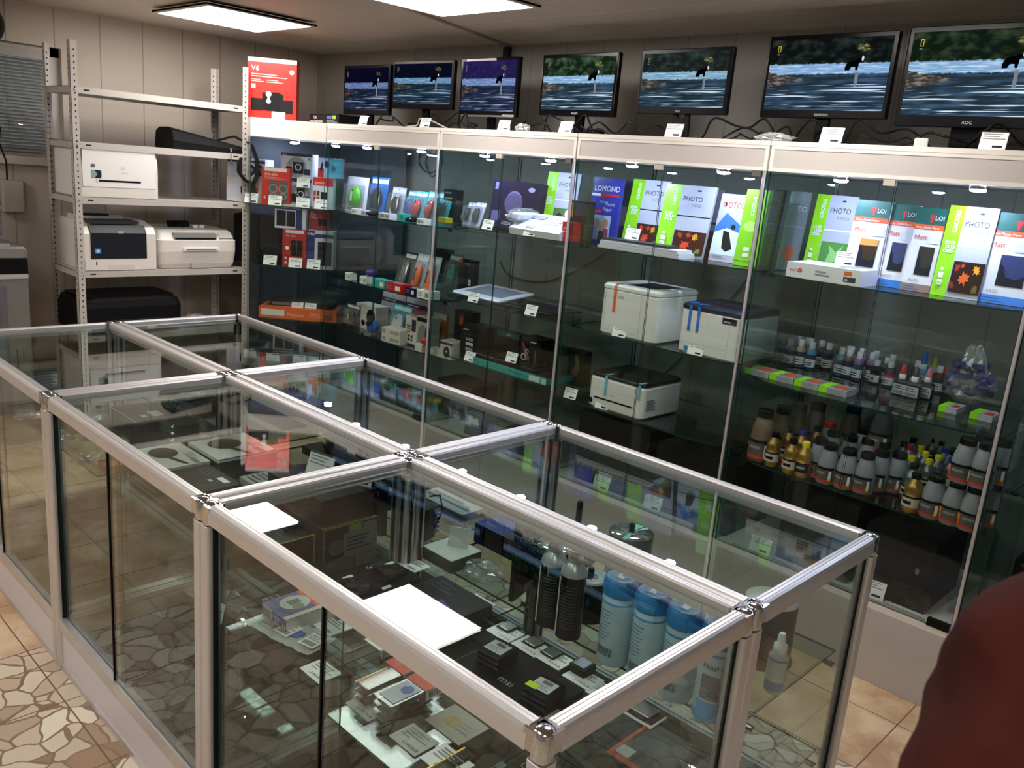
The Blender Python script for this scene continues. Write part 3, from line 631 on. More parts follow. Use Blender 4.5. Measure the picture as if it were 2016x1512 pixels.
# ================================================================ monitors on top of the cabinets
def screen_mat(name, mul, up, gain):
    m = bpy.data.materials.new(name); m.use_nodes = True; nt = m.node_tree; N, L = nt.nodes, nt.links
    N.remove(N['Principled BSDF']); tc = N.new('ShaderNodeTexCoord'); sp = N.new('ShaderNodeSeparateXYZ'); L.new(tc.outputs['Generated'], sp.inputs[0])
    U, V = sp.outputs[0], sp.outputs[2]
    def mth(op, a, b_=0.0, c=0.0):
        n = N.new('ShaderNodeMath'); n.operation = op
        for i, v in enumerate((a, b_, c)):
            if isinstance(v, (int, float)): n.inputs[i].default_value = v
            else: L.new(v, n.inputs[i])
        return n.outputs[0]
    def ns(sx, sz, sc, det=4):
        mp = N.new('ShaderNodeMapping'); mp.inputs['Scale'].default_value = (sx, 1, sz); L.new(tc.outputs['Generated'], mp.inputs[0])
        n = N.new('ShaderNodeTexNoise'); n.inputs['Scale'].default_value = sc; n.inputs['Detail'].default_value = det; L.new(mp.outputs[0], n.inputs['Vector']); return n.outputs['Fac']
    def mix(f, a, b_):
        n = N.new('ShaderNodeMix'); n.data_type = 'RGBA'; n.clamp_factor = True
        for i, v in ((0, f), (6, a), (7, b_)):
            if isinstance(v, (int, float)): n.inputs[i].default_value = v
            elif isinstance(v, str): n.inputs[i].default_value = (*lin(v), 1)
            else: L.new(v, n.inputs[i])
        return n.outputs[2]
    def step(x, e, s): return mth('MULTIPLY', mth('SUBTRACT', x, e), s)
    forest = mix(step(ns(1, 1, 9, 6), .45, 4), up[0], up[1])
    tree = mth('SUBTRACT', 1.0, mth('MULTIPLY', mth('ADD', mth('POWER', mth('ABSOLUTE', mth('SUBTRACT', U, .78)), 2.0), mth('POWER', mth('ABSOLUTE', mth('SUBTRACT', V, .86)), 2.0)), 90.0))
    forest = mix(step(mth('MULTIPLY', tree, ns(1, 1, 30, 5)), .38, 6), forest, '#8f8450')
    wob = mth('MULTIPLY_ADD', ns(2, 1, 14, 5), .06, -.03); Vw = mth('ADD', V, wob)
    river = mix(step(ns(1, 7, 7, 4), .46, 4), '#7fa6c9', '#d4e6f2')
    water = mix(step(ns(1, 7, 3, 4), .45, 3), '#22303a', '#4e6a86')
    streak = mth('MULTIPLY', step(ns(.55, 13, 3.4, 2), .57, 14), mth('LESS_THAN', V, .36))
    water = mix(streak, water, '#dbe9f4')
    col = mix(mth('MULTIPLY', step(Vw, .50, 60), 1.0), water, river)
    col = mix(step(Vw, .64, 60), col, forest)
    rk = mth('SUBTRACT', mth('SUBTRACT', .36, U), mth('MULTIPLY', mth('ABSOLUTE', mth('SUBTRACT', Vw, .43)), 3.2))
    col = mix(step(rk, 0.0, 40), col, mix(step(ns(2, 4, 8, 5), .45, 5), '#3b3632', '#857a6c'))
    mu = N.new('ShaderNodeMix'); mu.data_type = 'RGBA'; mu.blend_type = 'MULTIPLY'; mu.inputs[0].default_value = 1; L.new(col, mu.inputs[6]); mu.inputs[7].default_value = (*mul, 1)
    e = N.new('ShaderNodeEmission'); L.new(mu.outputs[2], e.inputs[0]); e.inputs[1].default_value = gain; L.new(e.outputs[0], N['Material Output'].inputs[0]); return m
SCR = [screen_mat('screen_violet', (.75, .7, 1.0), ('#131127', '#1b1832'), .6), screen_mat('screen_navy', (.7, .85, 1.0), ('#0f1022', '#17182f'), .7), screen_mat('screen_lilac', (.85, .78, 1.1), ('#2c2650', '#3b3468'), .72),
       screen_mat('screen_green', (.92, 1, 1.05), ('#142214', '#4a6146'), 1.0), screen_mat('screen_grey', (.9, 1, .98), ('#1c2220', '#3a4440'), .9), screen_mat('screen_blue', (.92, .98, 1.1), ('#0d1210', '#2c332c'), 1.0), screen_mat('screen_wide', (.95, 1, 1.05), ('#0f1a12', '#33402c'), 1.05)]
YEL = emit('logo_yellow', '#e6d23c', .9); SBLK = C('#07080a', .2); SLOGO = C('#c8c8c6', .3)
BEAR = [(0, .05), (.02, .4), (.1, .68), (.25, .88), (.45, .97), (.62, 1.0), (.72, 1.12), (.85, 1.15), (.97, 1.0), (.95, .85), (.84, .78), (.84, .5), (.8, 0), (.66, 0), (.64, .3), (.5, .34), (.4, .3), (.3, 0), (.08, 0)]
mons = [(677, 128, 765, 226, '', 'small grey monitor at the left end with a violet tinted river picture', .02, '#121215', SLOGO),
        (775, 119, 888, 215, '', 'black monitor with a navy river picture, second from the left', .05, '#0c0c0e', SLOGO),
        (905, 113, 1018, 230, '', 'glossy monitor with a lilac river picture and shiny clear lower edge', .0, '#0d0d10', SLOGO),
        (1064, 105, 1213, 229, 'PHILIPS', 'black glossy monitor with a green forest picture, fourth from the left', .0, '#0a0a0c', SLOGO),
        (1257, 95, 1436, 225, 'DELL', 'matt black monitor on a stand with a round cable hole', .0, '#15161a', SLOGO),
        (1505, 66, 1757, 233, 'SAMSUNG', 'large black monitor with a bear picture, second from the right', .0, '#0b0b0d', SLOGO),
        (1775, 46, 2090, 252, 'AOC', 'largest black monitor, cut off by the right edge', .0, '#111216', SLOGO)]
YM = 2.30
for i, (x0, yt, x1, yb, brand, lab, tw, colr, lg) in enumerate(mons):
    zt = PY((x0 + x1) / 2, yt, YM).z; zb = PY((x0 + x1) / 2, yb, YM).z; xa = PY(x0, (yt + yb) / 2, YM).x; xb = PY(x1, (yt + yb) / 2, YM).x
    w, h = xb - xa, zt - zb; T = HTOP
    t = thing('monitor', lab, 'monitor', ((xa + xb) / 2, YM, T), tw, 'computer monitors on top of the cabinets')
    body = C(colr, .12 if i in (2, 3) else .22); bz = .016 if i < 6 else .018; bot = .028 if i not in (6,) else .036
    b = MB(); zb -= T; zt -= T
    b.rbox(w, .028, h, .006, body, z=zb, y=.016, c=.003); b.prism([(.03, zb + .03), (.055, zb + .07), (.055, zt - .07), (.03, zt - .03)], -w * .3, w * .3, body, 'x')
    if brand: b.front(w, bot, .0015, [('t', brand, .46, .3, .42, lg)], z=zb)
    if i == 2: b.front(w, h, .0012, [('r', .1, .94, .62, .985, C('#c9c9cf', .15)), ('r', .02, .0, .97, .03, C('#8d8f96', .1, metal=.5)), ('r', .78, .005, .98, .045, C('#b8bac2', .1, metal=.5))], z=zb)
    b.build('casing', t)
    sw, sh = w - 2 * bz, h - bz - bot; sz = zb + bot
    b = MB(); b.box(-sw / 2, .0006, sz, sw / 2, .0014, sz + sh, SCR[i]); b.build('screen', t)
    lx, lz, lw, lh = -sw / 2 + sw * .06, sz + sh * .83, sw * .025, sh * .085
    Y_ = YEL if i > 4 else emit('logo_pale', '#b9b8a0', .6); b = MB(); b.art(lambda u, v, l: (lx + u, .0004 - l, lz + v), lw, lh, [('r', 0, 0, 1, .08, Y_), ('r', 0, .92, 1, 1, Y_), ('r', 0, 0, .16, 1, Y_), ('r', .84, 0, 1, 1, Y_), ('t', 'HD', -.1, -.45, .3, emit('logo_white', '#c8d2dc', .7))]); b.build('channel_logo', t); b = MB()
    bx, bzz, bw, bh = sw * .15, sz + sh * .55, sw * .13, sh * .14
    b.art(lambda u, v, l: (bx + u, .0004 - l, bzz + v), bw, bh, [('p', [(a, c) for a, c in BEAR], emit('bear_black', '#06080c', .5)), ('e', 1.04, 1.15, .07, .26, emit('spray_white', '#e9f0f4', .8)), ('r', .72, -1.6, .92, -.15, emit('glint', '#8f9aa8', .7))]); b.build('on_screen_picture', t)
    b = MB()
    if i == 4: b.prism([(-.045, .0), (.045, 0), (.04, zb + .01), (.022, zb + .01), (.018, zb - .01), (0, zb - .022), (-.018, zb - .01), (-.022, zb + .01), (-.04, zb + .01)], .022, .034, body, 'y')
    else: b.rbox(.05 if i < 6 else .12, .02, zb + .03, .004, body, z=.006, y=.045)
    b.build('stand_neck', t)
    MB().rbox(min(.24, w * .5), .17, .010, .03, body, y=.04).build('stand_base', t)
# price cards by the monitors
for px, py, lab in ((713, 240, 'price card under the small grey monitor at the left end'), (835, 245, 'slanted price card under the navy tinted monitor'), (990, 250, 'price card under the glossy lilac tinted monitor'), (1112, 252, 'price card under the monitor showing a green forest'),
                    (1325, 258, 'price card at the stand with the round cable hole'), (1635, 270, 'price card under the large bear picture monitor'), (1955, 277, 'price card under the largest monitor at the right')):
    p = PY(px, py, 2.125); card(lab, p.x, p.y, HTOP, .1, 1.25 if px > 1200 else 1.15)
p = PY(975, 248, 2.14); tag(MB().cbox(.06, .004, .03, PAPER).build('price_label', None, (p.x + .01, 2.2, HTOP)), 'blank white label leaning below the lilac tinted monitor', 'label')
# red speaker box on the corner cabinet
RED = C('#c8281f', .35); RED2 = C('#a51f1c', .4)
c, w, h = span(('y', 1.97), 489, 112, 574, 226, HTOP)
t = carton('speaker_box', '', '', (c.x, c.y + .03, HTOP), .285, .10, h * .97, RED, [('r', .0, .93, 1, 1, C('#f2d5d0')), ('t', 'V6', .07, .79, .12, WHT), ('l', .07, .68, .8, .75, 2, C('#f0b8b0')), ('l', .07, .6, .33, .66, 2, C('#eeb0a8')), ('l', .38, .6, .72, .66, 2, C('#eeb0a8')), ('r', .07, .5, .16, .57, C('#f6d8d4')),
    ('e', .9, .8, .05, .04, WHT), ('p', [(.3, .15), (.72, .13), (.74, .42), (.62, .46), (.3, .44)], C('#1b1a1c')), ('r', .07, .14, .3, .34, C('#201f22')), ('r', .66, .12, .93, .34, C('#201f22')), ('e', .43, .42, .06, .045, WHT), ('e', .43, .3, .05, .035, WHT), ('r', .41, .3, .45, .42, WHT), ('r', .5, 0, .78, .14, PAPER)],
    rz=.86); tag(t, 'bright red V6 speaker box standing on the corner cabinet', 'box')
t = carton('motherboard_box', '', '', (PY(650, 236, 2.16).x, 2.2, HTOP), .33, .16, .055, C('#121214', .35), [('t', 'TZR', .12, .5, .4, WHT), ('t', 'MOTHERBOARD', .02, .1, .35, WHT), ('r', .6, .5, .75, .8, C('#3e5fa8')), ('r', .78, .5, .9, .85, C('#8fae3a')), ('l', .6, .1, .95, .4, 2, GREYLINE)], rz=-.05)
tag(t, 'black motherboard box lying between the red box and first monitor', 'box')
# loose cables and small things behind the price cards
def wig(x, y, z, n, dx, seed, amp=.05):
    R = random.Random(seed); pts = []
    for i in range(n): pts.append((x + dx * i / (n - 1) + R.uniform(-.02, .02), y + R.uniform(-.04, .04), z + .006 + abs(math.sin(i * 1.3 + seed)) * amp * (0 < i < n - 1)))
    out = []
    for i in range(len(pts) - 1):
        a, c = Vector(pts[i]), Vector(pts[i + 1]); pr, nx = Vector(pts[max(i - 1, 0)]), Vector(pts[min(i + 2, n - 1)])
        for k in range(5):
            u = k / 5; out.append(tuple(.5 * ((2 * a) + (c - pr) * u + (2 * pr - 5 * a + 4 * c - nx) * u * u + (3 * a - 3 * c + nx - pr) * u ** 3)))
    return [(q[0], q[1], max(q[2], z + .005)) for q in out + [pts[-1]]]
where = [(-3.55, .3, 'between the two leftmost monitors'), (-3.05, .35, 'under the navy tinted monitor'), (-2.5, .35, 'right of the lilac tinted monitor'), (-2.25, .4, 'under the green forest monitor'), (-1.95, .5, 'right of the green forest monitor'), (-1.4, .4, 'right of the round holed stand'),
         (-1.25, .4, 'left of the large bear picture monitor'), (-.95, .5, 'under the large bear picture monitor'), (-.6, .4, 'between the two largest monitors'), (-.35, .4, 'under the largest monitor')]
for k, (x, dx, wh) in enumerate(where):
    tag(MB().tube(wig(x, 2.28, HTOP, 7, dx, k + 3, .09 if k % 2 else .06), .0045, BLK, 6).build('cable'), 'black looping cable ' + wh, 'cable', 'cables behind the monitors')
    if k % 2: tag(MB().tube(wig(x + .1, 2.32, HTOP, 8, dx * .7, k + 31, .04), .0035, C('#1d1d1f'), 6).build('cable'), 'thin dark cable lying flat ' + wh, 'cable', 'cables behind the monitors')
tag(MB().tube(wig(-3.15, 2.2, HTOP, 6, .3, 77, .05), .004, C('#c9c8c6'), 6).build('cable'), 'light grey cable curling under the navy tinted monitor', 'cable')
for k, (x, lab) in enumerate(((-2.0, 'black power brick among the cables after the green forest monitor'), (-1.05, 'black power brick left under the large bear picture monitor'), (-3.25, 'black power brick beside the leftmost stand'))):
    tag(MB().rbox(.13, .06, .035, .01, BLK).build('power_brick', None, (x, 2.36, HTOP), .2), lab, 'power adapter', 'power bricks on the cabinets')
crumple('plastic_bag', 'small crumpled clear bag left of the large monitor price card', 'bag', (-.97, 2.19, HTOP), .07, .03, .035, BAGW, 8)
crumple('plastic_bag', 'small twist of clear film under the green forest monitor', 'bag', (-2.28, 2.2, HTOP), .04, .03, .04, BAGW, 9)
p = PY(1815, 272, 2.15); tag(MB().rbox(.04, .03, .03, .006, OFFW).build('plug', None, (p.x, p.y, HTOP), .5), 'small white plug lying under the largest monitor', 'plug')

# cables on the wall behind the cabinets
def wall_cable(label, pts, r=.005, y=YB - .008):
    q = [PY(a, c, y) for a, c in pts]; out = []
    for i in range(len(q) - 1):
        pr, a, c, nx = q[max(i - 1, 0)], q[i], q[i + 1], q[min(i + 2, len(q) - 1)]
        for k in range(6):
            u = k / 6; out.append(tuple(.5 * ((2 * a) + (c - pr) * u + (2 * pr - 5 * a + 4 * c - nx) * u * u + (3 * a - 3 * c + nx - pr) * u ** 3)))
    tag(MB().tube(out + [tuple(q[-1])], r, C('#3c3e3e', .5)).build('cable'), label, 'cable', 'cables on the wall behind the cabinets')
wall_cable('grey cable sagging in a wide arc on the wall behind the tablets and printers', [(985, 515), (1000, 540), (1040, 553), (1080, 553), (1130, 535), (1190, 500)])
wall_cable('thin cable running diagonally on the wall above the blue taped printer', [(1425, 605), (1450, 575), (1475, 545), (1500, 505)], .003)
wall_cable('thin cable running diagonally behind the low multifunction printer', [(1290, 755), (1320, 725), (1345, 700)], .003)
wall_cable('coiled cable loops hanging high behind the turquoise mouse packs', [(828, 300), (825, 320), (835, 336), (850, 340), (862, 330), (864, 308), (858, 300), (845, 305), (838, 322), (850, 348), (868, 330), (870, 305)], .004)
# ================================================================ boxes in the corner cabinet
SILV = C('#c3c8d2', .4); NAVY = C('#16235c', .4); DARK = C('#151518', .45); LIME = C('#93e01c', .4); TEAL = C('#25b7b0', .4); ORG = C('#e2621d', .4); DGREY = C('#3a3b3f', .5)
def twoway(c1='#2a2a2e'): return [('r', .28, .1, .5, .62, C(c1)), ('r', .58, .1, .8, .62, C(c1))]
SH1, SH2, SH3 = 1.345, .985, .66
D = lambda off: ('d', off)
def htbox(): return [('r', 0, .88, 1, 1, C('#26282e')), ('t', 'HT 2.1', .05, .9, .07, PAPER), ('o', .5, .45, .028, .060, C('#8d929c')), ('r', .38, .2, .72, .66, DARK), ('o', .55, .45, .014, .02, SILV), ('r', .16, .16, .36, .46, C('#1d1f26')), ('r', .74, .16, .94, .4, C('#1c2442')), ('e', .9, .8, .03, .04, NAVY)]
lo = pack('speaker_box', 'white box with red tipped speakers, bottom left on the corner cabinet top shelf', 'box', D(.16), 446, 350, 516, 388, SH1, .2, C('#cfcdcf', .45), [('e', .55, .5, .16, .3, DARK), ('e', .74, .5, .12, .26, DGREY), ('p', [(.8, .6), (.88, .35), (.9, .62)], RED), ('r', .1, .2, .4, .8, C('#bfc4d4'))], group='boxed speakers in the corner cabinet')
zz = SH1 + o_h[lo.name] + .001
pack('speaker_box', 'white and blue box showing two round black speakers, stacked on another box', 'box', D(.16), 448, 312, 522, 349, zz, .2, C('#c5cbd8', .45), [('r', 0, .78, 1, .92, NAVY), ('r', .3, .1, .38, .78, NAVY), ('e', .62, .42, .12, .3, DARK), ('e', .86, .42, .12, .3, DARK), ('o', .62, .42, .008, .011, SILV), ('o', .86, .42, .008, .011, SILV)], group='boxed speakers in the corner cabinet')
pack('speaker_box', 'red SPK-690 speaker box at the front of the corner cabinet top shelf', 'box', D(.07), 515, 330, 570, 389, SH1, .09, RED, [('r', .1, .9, .9, .99, C('#dcc8c4')), ('t', 'SPK-690', .1, .78, .1, C('#f2c9c2')), ('l', .1, .68, .85, .76, 2, C('#e58a80')), ('r', .26, .1, .58, .66, C('#54504f')), ('r', .63, .1, .93, .66, C('#54504f')), ('o', .42, .45, .02, .026, C('#8f8a88')), ('o', .78, .45, .02, .026, C('#8f8a88')), ('o', .42, .25, .014, .02, C('#8f8a88')), ('o', .78, .25, .014, .02, C('#8f8a88')), ('e', .12, .2, .04, .04, C('#f0b0a8'))], group='boxed speakers in the corner cabinet')
lo = pack('speaker_box', 'lower of two white boxes showing ringed black speakers, corner cabinet', 'box', D(.13), 567, 352, 613, 389, SH1, .16, C('#c9cedb', .45), htbox(), group='boxed speakers in the corner cabinet')
pack('speaker_box', 'upper of two white boxes showing ringed black speakers, HT lettering on top', 'box', D(.13), 553, 302, 615, 350, SH1 + o_h[lo.name] + .001, .16, C('#c9cedb', .45), htbox(), group='boxed speakers in the corner cabinet')
lo = pack('speaker_box', 'white and red box with a small square speaker, right end of corner top shelf', 'box', D(.06), 616, 350, 656, 393, SH1, .08, C('#d6d4da', .45), [('r', 0, .74, 1, 1, RED), ('t', 'genius', .1, .8, .13, C('#f3d0cb')), ('r', .03, .42, .16, .58, RED), ('r', .2, .42, .33, .58, DGREY), ('r', .03, .24, .16, .4, RED), ('r', .2, .24, .33, .4, RED), ('r', .4, .15, .7, .55, DARK)], group='boxed speakers in the corner cabinet')
pack('speaker_box', 'wide red to blue box with two tilted cube speakers, on the right end box', 'box', D(.09), 626, 312, 672, 350, SH1 + o_h[lo.name] + .001, .10, C('#b9c2e6', .4), [('r', 0, 0, .26, .45, RED2), ('p', [(.3, 0), (1, 0), (1, 1), (.5, 1)], C('#4fb0c8')), ('p', [(.25, .65), (.36, .9), (.5, .7), (.38, .46)], NAVY), ('p', [(.55, .5), (.66, .68), (.78, .48), (.66, .28)], C('#5c6490')), ('p', [(.08, .35), (.15, .75), (.22, .8), (.2, .4)], C('#1b1b20')), ('t', 'Genius', .7, .7, .1, PAPER)], group='boxed speakers in the corner cabinet')
# second shelf
pack('loudspeaker', 'tall black wooden loudspeaker on the middle shelf, nearer the glass', 'speaker', D(.10), 512, 424, 554, 508, SH2, .2, C('#070607', .6), [('r', .08, .05, .92, .95, C('#0a090a', .7))])
pack('loudspeaker', 'black wooden loudspeaker standing behind the rack upright', 'speaker', D(.16), 460, 422, 506, 508, SH2, .2, C('#070607', .6), [('r', .08, .05, .92, .95, C('#0a090a', .7))])
svn = [('r', .0, .9, .68, .97, SILV), ('r', .68, 0, .88, 1, NAVY), ('t', 'SVEN', .69, .8, .08, PAPER, 0, .2), ('r', 0, .78, .7, .84, NAVY), ('r', .06, .1, .36, .72, DARK), ('r', .38, .1, .66, .72, DARK)]
lo = pack('speaker_box', 'red SPK-210 speaker box in the middle of the corner cabinet', 'box', D(.05), 556, 452, 603, 508, SH2, .08, C('#a8201c', .4), [('r', .13, .9, .88, .98, C('#d9cfcf')), ('t', 'SPK-210', .12, .8, .08, C('#e8b9b4')), ('r', .35, .3, .85, .72, C('#1b1917')), ('r', .59, .3, .61, .72, C('#5b5956')), ('o', .2, .5, .001, .012, PAPER), ('r', .1, .2, .2, .27, C('#d7b1ae')), ('r', .1, .08, .2, .15, C('#d7b1ae'))], group='boxed speakers in the corner cabinet')
pack('speaker_box', 'blue and silver SVEN speaker box stacked on the red SPK-210 box', 'box', D(.07), 541, 402, 602, 450, SH2 + o_h[lo.name] + .001, .1, SILV, svn, group='boxed speakers in the corner cabinet')
lo = pack('speaker_box', 'blue spined SVEN speaker box at the right of the SPK-210 box', 'box', D(.05), 604, 455, 656, 509, SH2, .1, C('#b9bcc4', .45), [('r', 0, 0, .3, 1, NAVY), ('t', 'SVEN', .02, .88, .08, PAPER, 0, .26), ('r', .3, .82, 1, .92, NAVY), ('r', .42, .1, .95, .72, DARK)], group='boxed speakers in the corner cabinet')
pack('speaker_box', 'dark red speaker box stacked on the blue spined box', 'box', D(.09), 609, 408, 648, 453, SH2 + o_h[lo.name] + .001, .09, C('#7c1b1c', .4), [('r', .05, .88, .95, .97, C('#b9a9a6')), ('l', .05, .5, .4, .7, 3, C('#c79a98')), ('r', .45, .2, .9, .5, DARK), ('t', 'SPK', .05, .72, .1, C('#d39c98'))], group='boxed speakers in the corner cabinet')
# orange keyboard box
lo = pack('keyboard_box', 'long orange flat box on the lowest shelf of the corner cabinet', 'box', D(.06), 509, 608, 662, 630, SH3, .2, C('#d9602a', .45), [('r', .03, .25, .33, .8, C('#d9d4ce')), ('t', 'Princeton', .36, .3, .4, C('#f3c9ae')), ('r', .86, .2, .95, .6, C('#8a4a2e')), ('l', .66, .3, .84, .7, 3, C('#f0a070'))], [('r', .05, .3, .5, .8, DGREY), ('r', .55, .2, .95, .9, C('#4b3a30'))])
pack('keyboard_box', 'dark flat box lying on top of the long orange box', 'box', D(.12), 530, 596, 655, 606, SH3 + o_h[lo.name] + .001, .14, C('#2b2a29', .5), [('r', .05, .2, .5, .8, C('#6b6b69'))])
cc = 0
for px, py, pl, z, lab in ((541, 385, D(.045), SH1, 'before the red SPK-690 box'), (596, 385, D(.05), SH1, 'before the lower ringed speaker box'), (632, 393, D(.03), SH1, 'before the white and red square speaker box'),
                           (494, 382, D(.10), SH1, 'before the red tipped speakers, behind the rack upright'), (531, 503, D(.06), SH2, 'before the black loudspeaker'), (581, 508, D(.025), SH2, 'before the red SPK-210 box'), (617, 506, D(.025), SH2, 'before the blue spined SVEN box')):
    p = hit(px, py, pl); card('white price card ' + lab, p.x, p.y, z, PI / 4, 1.35)
for px, py, z, lab in ((585, 603, SH3 + .05, 'on the left half of the orange box'), (611, 596, SH3 + .05, 'on the dark box over the orange one')):
    p = hit(px, py, D(.10)); card('white price card ' + lab, p.x, p.y, z, PI / 4, 1.2)
p = hit(575, 348, D(.10)); card('white price card clipped below the upper ringed speaker box', hit(597, 345, D(.11)).x, hit(597, 345, D(.11)).y, SH1 + .115, PI / 4, 1.3)

# ================================================================ second cabinet: mice
def blister(label, x0, yt, x1, yb, y, z, back, mouse, stripe=None, group='blister packed mice', tilt=-.18, plast=True):
    c, w, h = span(('y', y), x0, yt, x1, yb, z)
    t = thing('blister_pack', label, 'mouse pack', (c.x, y + .03, z), 0, group, tilt)
    b = MB(); b.box(-w / 2, 0, 0, w / 2, .003, h, back); b.front(w, h, 0, [('r', .05, .84, .95, .95, C('#dfe6ee')), ('l', .1, .05, .6, .14, 2, GREYLINE), ('o', .5, .92, .001, .004, INK)]); b.build('backing_card', t)
    b = MB(); L = []
    for k in range(7):
        a = k / 6; r = math.sin(PI * (.14 + .80 * a)) ** .6; zc = h * .16 + a * h * .56
        L.append([(w * .30 * r * math.cos(q * PI / 5) , -.004 - max(0, .030 * r * (.35 + .65 * abs(math.sin(q * PI / 5)) if q <= 5 else .2)), zc) for q in range(10)])
    b.loft(L, mouse, True)
    if stripe: b.box(-w * .05, -.040, h * .3, w * .03, -.036, h * .58, stripe)
    b.rbox(.006, .008, .016, .002, DGREY, z=h * .55, y=-.032); b.build('mouse', t)
    if plast:
        b = MB(); b.rbox(w * .84, .040, h * .70, .014, ACR, z=h * .08, y=-.022); b.build('plastic_dome', t)
    return t
BM = C('#101013', .15); GM = C('#55c41e', .2); RM = C('#c22228', .2); OM = C('#ff6a10', .3)
blister('white pack with a bright green mouse, leftmost in the mice cabinet', 671, 347, 712, 412, 2.20, SH1, C('#dfe2ee'), GM, C('#e8e8ea'), tilt=-.1)
blister('tall blue and green pack with a black mouse', 714, 347, 748, 403, 2.24, SH1, C('#1d6fc4'), BM)
blister('white pack with a glossy black mouse after the blue pack', 757, 367, 783, 420, 2.24, SH1, C('#c4c9d6'), BM)
for k, (x, m, lab) in enumerate(((783, C('#26399a', .2), 'blue'), (797, RM, 'bright red'), (822, C('#a01f25', .2), 'deep red'), (845, C('#232327', .2), 'dark grey'))):
    blister('turquoise pack with a %s mouse in the row of turquoise packs' % lab, x, 372 + k, x + 24, 424 + k * 4, 2.22 - k * .012, SH1, C('#1fb5bf'), m, tilt=-.3)
for px, py, w, d, h, m, nm, lab in ((700, 420, .05, .04, .03, PAPER, 'small_box', 'white label box at the foot of the green mouse'), (722, 425, .07, .05, .028, C('#c9cede'), 'small_box', 'pale box below the blue mouse pack'), (760, 432, .10, .05, .03, C('#d7dae2'), 'small_box', 'white and grey box before the glossy black mouse'), (792, 436, .05, .05, .04, TEAL, 'small_box', 'turquoise small box before the red mice'), (832, 436, .06, .05, .03, PAPER, 'small_box', 'white small box before the dark grey mouse')):
    p = PY(px, py, 2.15); tag(carton(nm, '', '', (p.x, 2.16, SH1), w, d, h, m, [('r', .1, .2, .5, .8, GREYLINE), ('b', .6, .3, .9, .7, INK)], [('r', .2, .2, .8, .8, C('#a8adb8'))]), lab, 'box', 'small boxes before the mice')
for px, lab, m in ((735, 'loose black and silver mouse left of the white mouse box', BM), (812, 'loose dark mouse before the turquoise packs', BM)):
    p = PY(px, 425, 2.17); b = MB(); b.ball(.03, m, sz=.5); o = b.build('computer_mouse', None, (p.x, 2.17, SH1 + .016)); o.scale = (1, 1.6, 1); tag(o, lab, 'computer mouse', 'loose mice on glass')
carton('accessory_box', 'dark box with yellow stripes at the left end of the fax shelf', 'box', (PY(886, 410, 2.26).x, 2.28, SH[3][0]), .10, .05, .17, C('#22262a', .35), [('t', 'A4TECH', .1, .86, .08, SILV), ('r', .1, .72, .7, .74, C('#a9b04a')), ('r', .1, .55, .7, .57, C('#a9b04a')), ('r', .1, .4, .6, .42, C('#a9b04a')), ('l', .1, .1, .8, .3, 4, DGREY)])
blister('grey pack with a slim black mouse beside the yellow striped box', 903, 395, 918, 438, 2.22, SH[3][0], C('#9fa6b4'), BM, tilt=-.35)
blister('second grey pack with a slim black mouse, further right', 918, 395, 937, 440, 2.2, SH[3][0], C('#9fa6b4'), BM, tilt=-.35)
tag(carton('small_box', '', '', (PY(872, 438, 2.18).x, 2.19, SH[3][0]), .07, .05, .025, C('#d9b91f')), 'flat yellow box below the yellow striped dark box', 'box')
# middle shelf
Z2 = SH[2][1]
blister('small pack with a grey mouse left of the orange mice', 775, 494, 797, 541, 2.24, Z2, C('#2b2c30'), C('#6b6e72', .3), tilt=-.3)
blister('pack with an orange and black mouse, left one of two', 800, 498, 823, 546, 2.2, Z2, C('#b9bdc6'), OM, C('#17171a'), tilt=-.25)
blister('pack with an orange and black mouse, right one of two', 824, 503, 846, 552, 2.17, Z2, C('#b9bdc6'), OM, C('#17171a'), tilt=-.25)
for px, py, w, d, h, m, lab in ((686, 532, .05, .05, .04, PAPER, 'white mouse carton at the left end of the middle shelf'), (716, 540, .06, .05, .04, PAPER, 'white carton with a purple mouse on it'), (748, 548, .12, .06, .045, TEAL, 'turquoise flat carton before the orange mice'), (780, 557, .15, .08, .045, C('#c11f1f'), 'bright red flat carton before the orange mice'),
                               (812, 567, .08, .07, .04, C('#1c1538'), 'dark purple carton right of the red one'), (838, 572, .11, .07, .045, PAPER, 'long white carton at the right end of the middle shelf')):
    p = PY(px, py, 2.15); tag(carton('mouse_box', '', '', (p.x, 2.17, Z2), w, d, h, m, [('r', .62, .2, .9, .75, PAPER if m is not PAPER else GREYLINE), ('l', .08, .2, .5, .8, 3, GREYLINE)], [('e', .5, .5, .3, .3, C('#8f949e'))]), lab, 'box', 'flat mouse cartons on the middle shelf')
for px, m, lab in ((698, BM, 'black domed mouse on the white carton at the left end'), (726, C('#3b2a8c', .15), 'glossy purple mouse on its white carton')):
    p = PY(px, 522, 2.18); b = MB(); b.ball(.033, m, sz=.6); o = b.build('computer_mouse', None, (p.x, 2.2, Z2 + .062)); o.scale = (1, 1.3, 1); tag(o, lab, 'computer mouse', 'domed mice on cartons')
Z3 = SH[3][1]
carton('accessory_box', 'black hanging pack with an orange corner beside the drawing tablet', 'box', (PY(917, 540, 2.34).x, 2.36, Z2 + .05), .12, .04, .17, C('#2a2b2b', .4), [('r', 0, .86, .25, 1, ORG), ('t', 'A4TECH', .3, .85, .08, SILV), ('l', .15, .2, .85, .7, 8, DGREY), ('r', .7, .2, .85, .4, SILV)])
for o_ in (bpy.data.objects[-1:] if 0 else []): pass
blister('dark pack with a turquoise mouse left of the orange cornered pack', 868, 500, 892, 556, 2.32, Z3, C('#6f7476'), C('#1fa79b', .2), tilt=-.2)
pack('accessory_box', 'dark tall pack behind the turquoise mouse', 'box', ('y', 2.42), 852, 490, 880, 555, Z3, .05, C('#1d2022', .4), [('l', .1, .1, .8, .6, 5, DGREY)])
